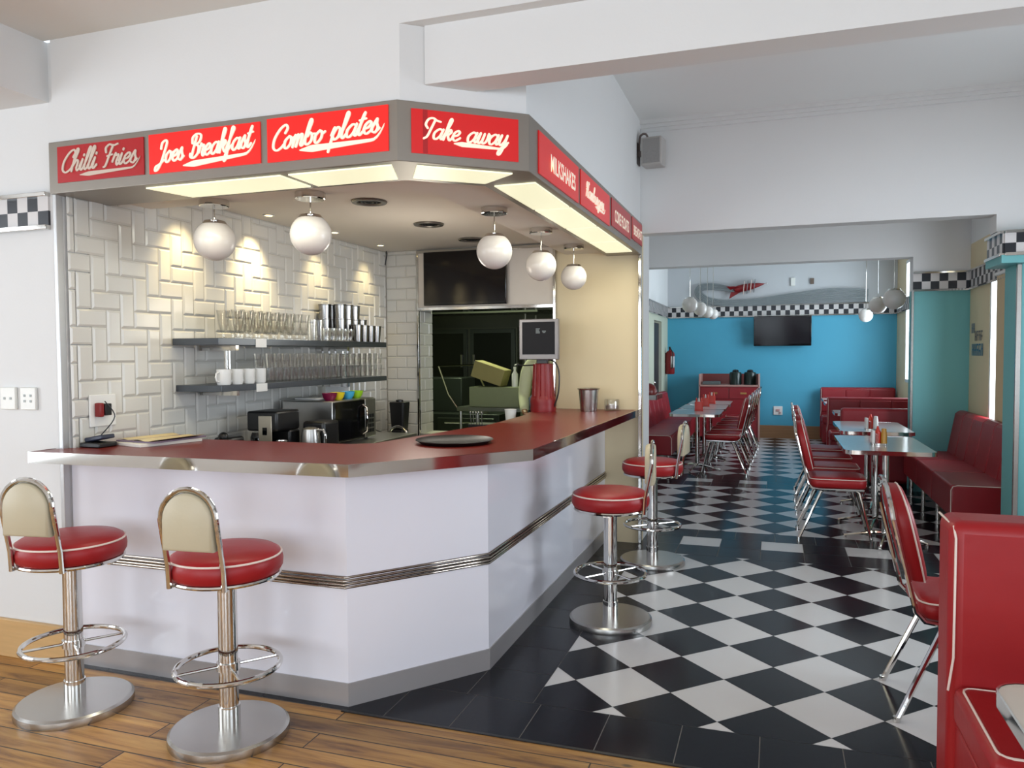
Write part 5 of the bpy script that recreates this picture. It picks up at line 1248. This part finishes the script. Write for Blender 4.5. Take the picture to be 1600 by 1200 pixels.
cen = [(-.30, .0), (-.55, .055), (-.78, .07), (-.90, .02), (-.88, -.08), (-.72, -.18), (-.40, -.235), (.1, -.225), (.7, -.175), (1.3, -.14), (1.88, -.16)]
wid = [.035, .05, .055, .06, .06, .055, .05, .06, .085, .11, .10]
C3 = crom([Vector((x_, w_, z_)) for (x_, z_), w_ in zip(cen, wid)], 6)
for j in range(11):
    f_ = (j-5)/5; P = []
    for i in range(len(C3)):
        a = C3[max(i-1, 0)]; c = C3[min(i+1, len(C3)-1)]; dx, dz = c.x-a.x, c.z-a.z; L = math.hypot(dx, dz) or 1
        nx, nz = -dz/L, dx/L; P.append((C3[i].x+nx*C3[i].y*f_, -.01*cos(f_*2)-.01*(j % 2), C3[i].z+nz*C3[i].y*f_))
    b = MB(); b.tube(P, .0075, 6); b.build('trail_strand', WIREM, t)
# blue and grey lettering decal on the cream wall
t = thing('wall_lettering', 'blue and grey painted lettering on the cream wall above the right bench', 'wall lettering', (1.924, 8.85, 1.62))
def fn_dec(u, v_, th): return (-th, -u, v_)
def marks(u0, u1, v0, v1, n, seed):
    rr = random.Random(seed); mb = MB(); w1 = (u1-u0)/n
    for i in range(n):
        a = u0+i*w1+w1*.12; c = a+w1*.72; t_ = w1*.2
        k = rr.choice((0, 1, 2)); mid = v0+(v1-v0)*rr.uniform(.4, .6)
        flat_poly(mb, [(a, v0), (a+t_, v0), (a+t_, v1), (a, v1)], fn_dec, .002)
        if k != 1: flat_poly(mb, [(c-t_, v0), (c, v0), (c, mid if k else v1), (c-t_, mid if k else v1)], fn_dec, .002)
        flat_poly(mb, [(a+t_, mid-t_*.5), (c-t_*.2, mid-t_*.5), (c-t_*.2, mid+t_*.5), (a+t_, mid+t_*.5)], fn_dec, .002)
        if k: flat_poly(mb, [(a+t_, v1-t_), (c-t_*.2, v1-t_), (c-t_*.2, v1), (a+t_, v1)], fn_dec, .002)
    return mb
marks(-.24, -.10, .07, .17, 2, 1).build('lettering', mat('slate_paint', (96, 116, 136), .6), t, smooth=0)
marks(-.10, .22, -.01, .09, 4, 2).build('lettering', mat('grey_paint', (118, 112, 112), .6), t, smooth=0)
marks(-.22, .24, -.16, -.04, 5, 3).build('lettering', mat('blue_paint', (74, 128, 156), .6), t, smooth=0)
# upright blind half drawn beside the middle window
t = thing('window_blind', 'cream roller blind hanging beside the tall window on the right', 'blind', (1.905, 7.78, 2.2))
b = MB(); N = 16; v = []
for i in range(N+1):
    for zz in (-1.40, .0): v.append((.010*cos(i*pi), -.28+.56*i/N, zz))
b.add(v, [(2*i, 2*i+1, 2*i+3, 2*i+2) for i in range(N)]); b.build('slats', mat('blind_cloth', (206, 186, 150), .7), t, solid=.002, smooth=0)
b = MB(); b.lathe([(.02, -.3), (.02, .3)], (0, 0, .0), 12, 'y'); b.build('roller', WHITEP, t)
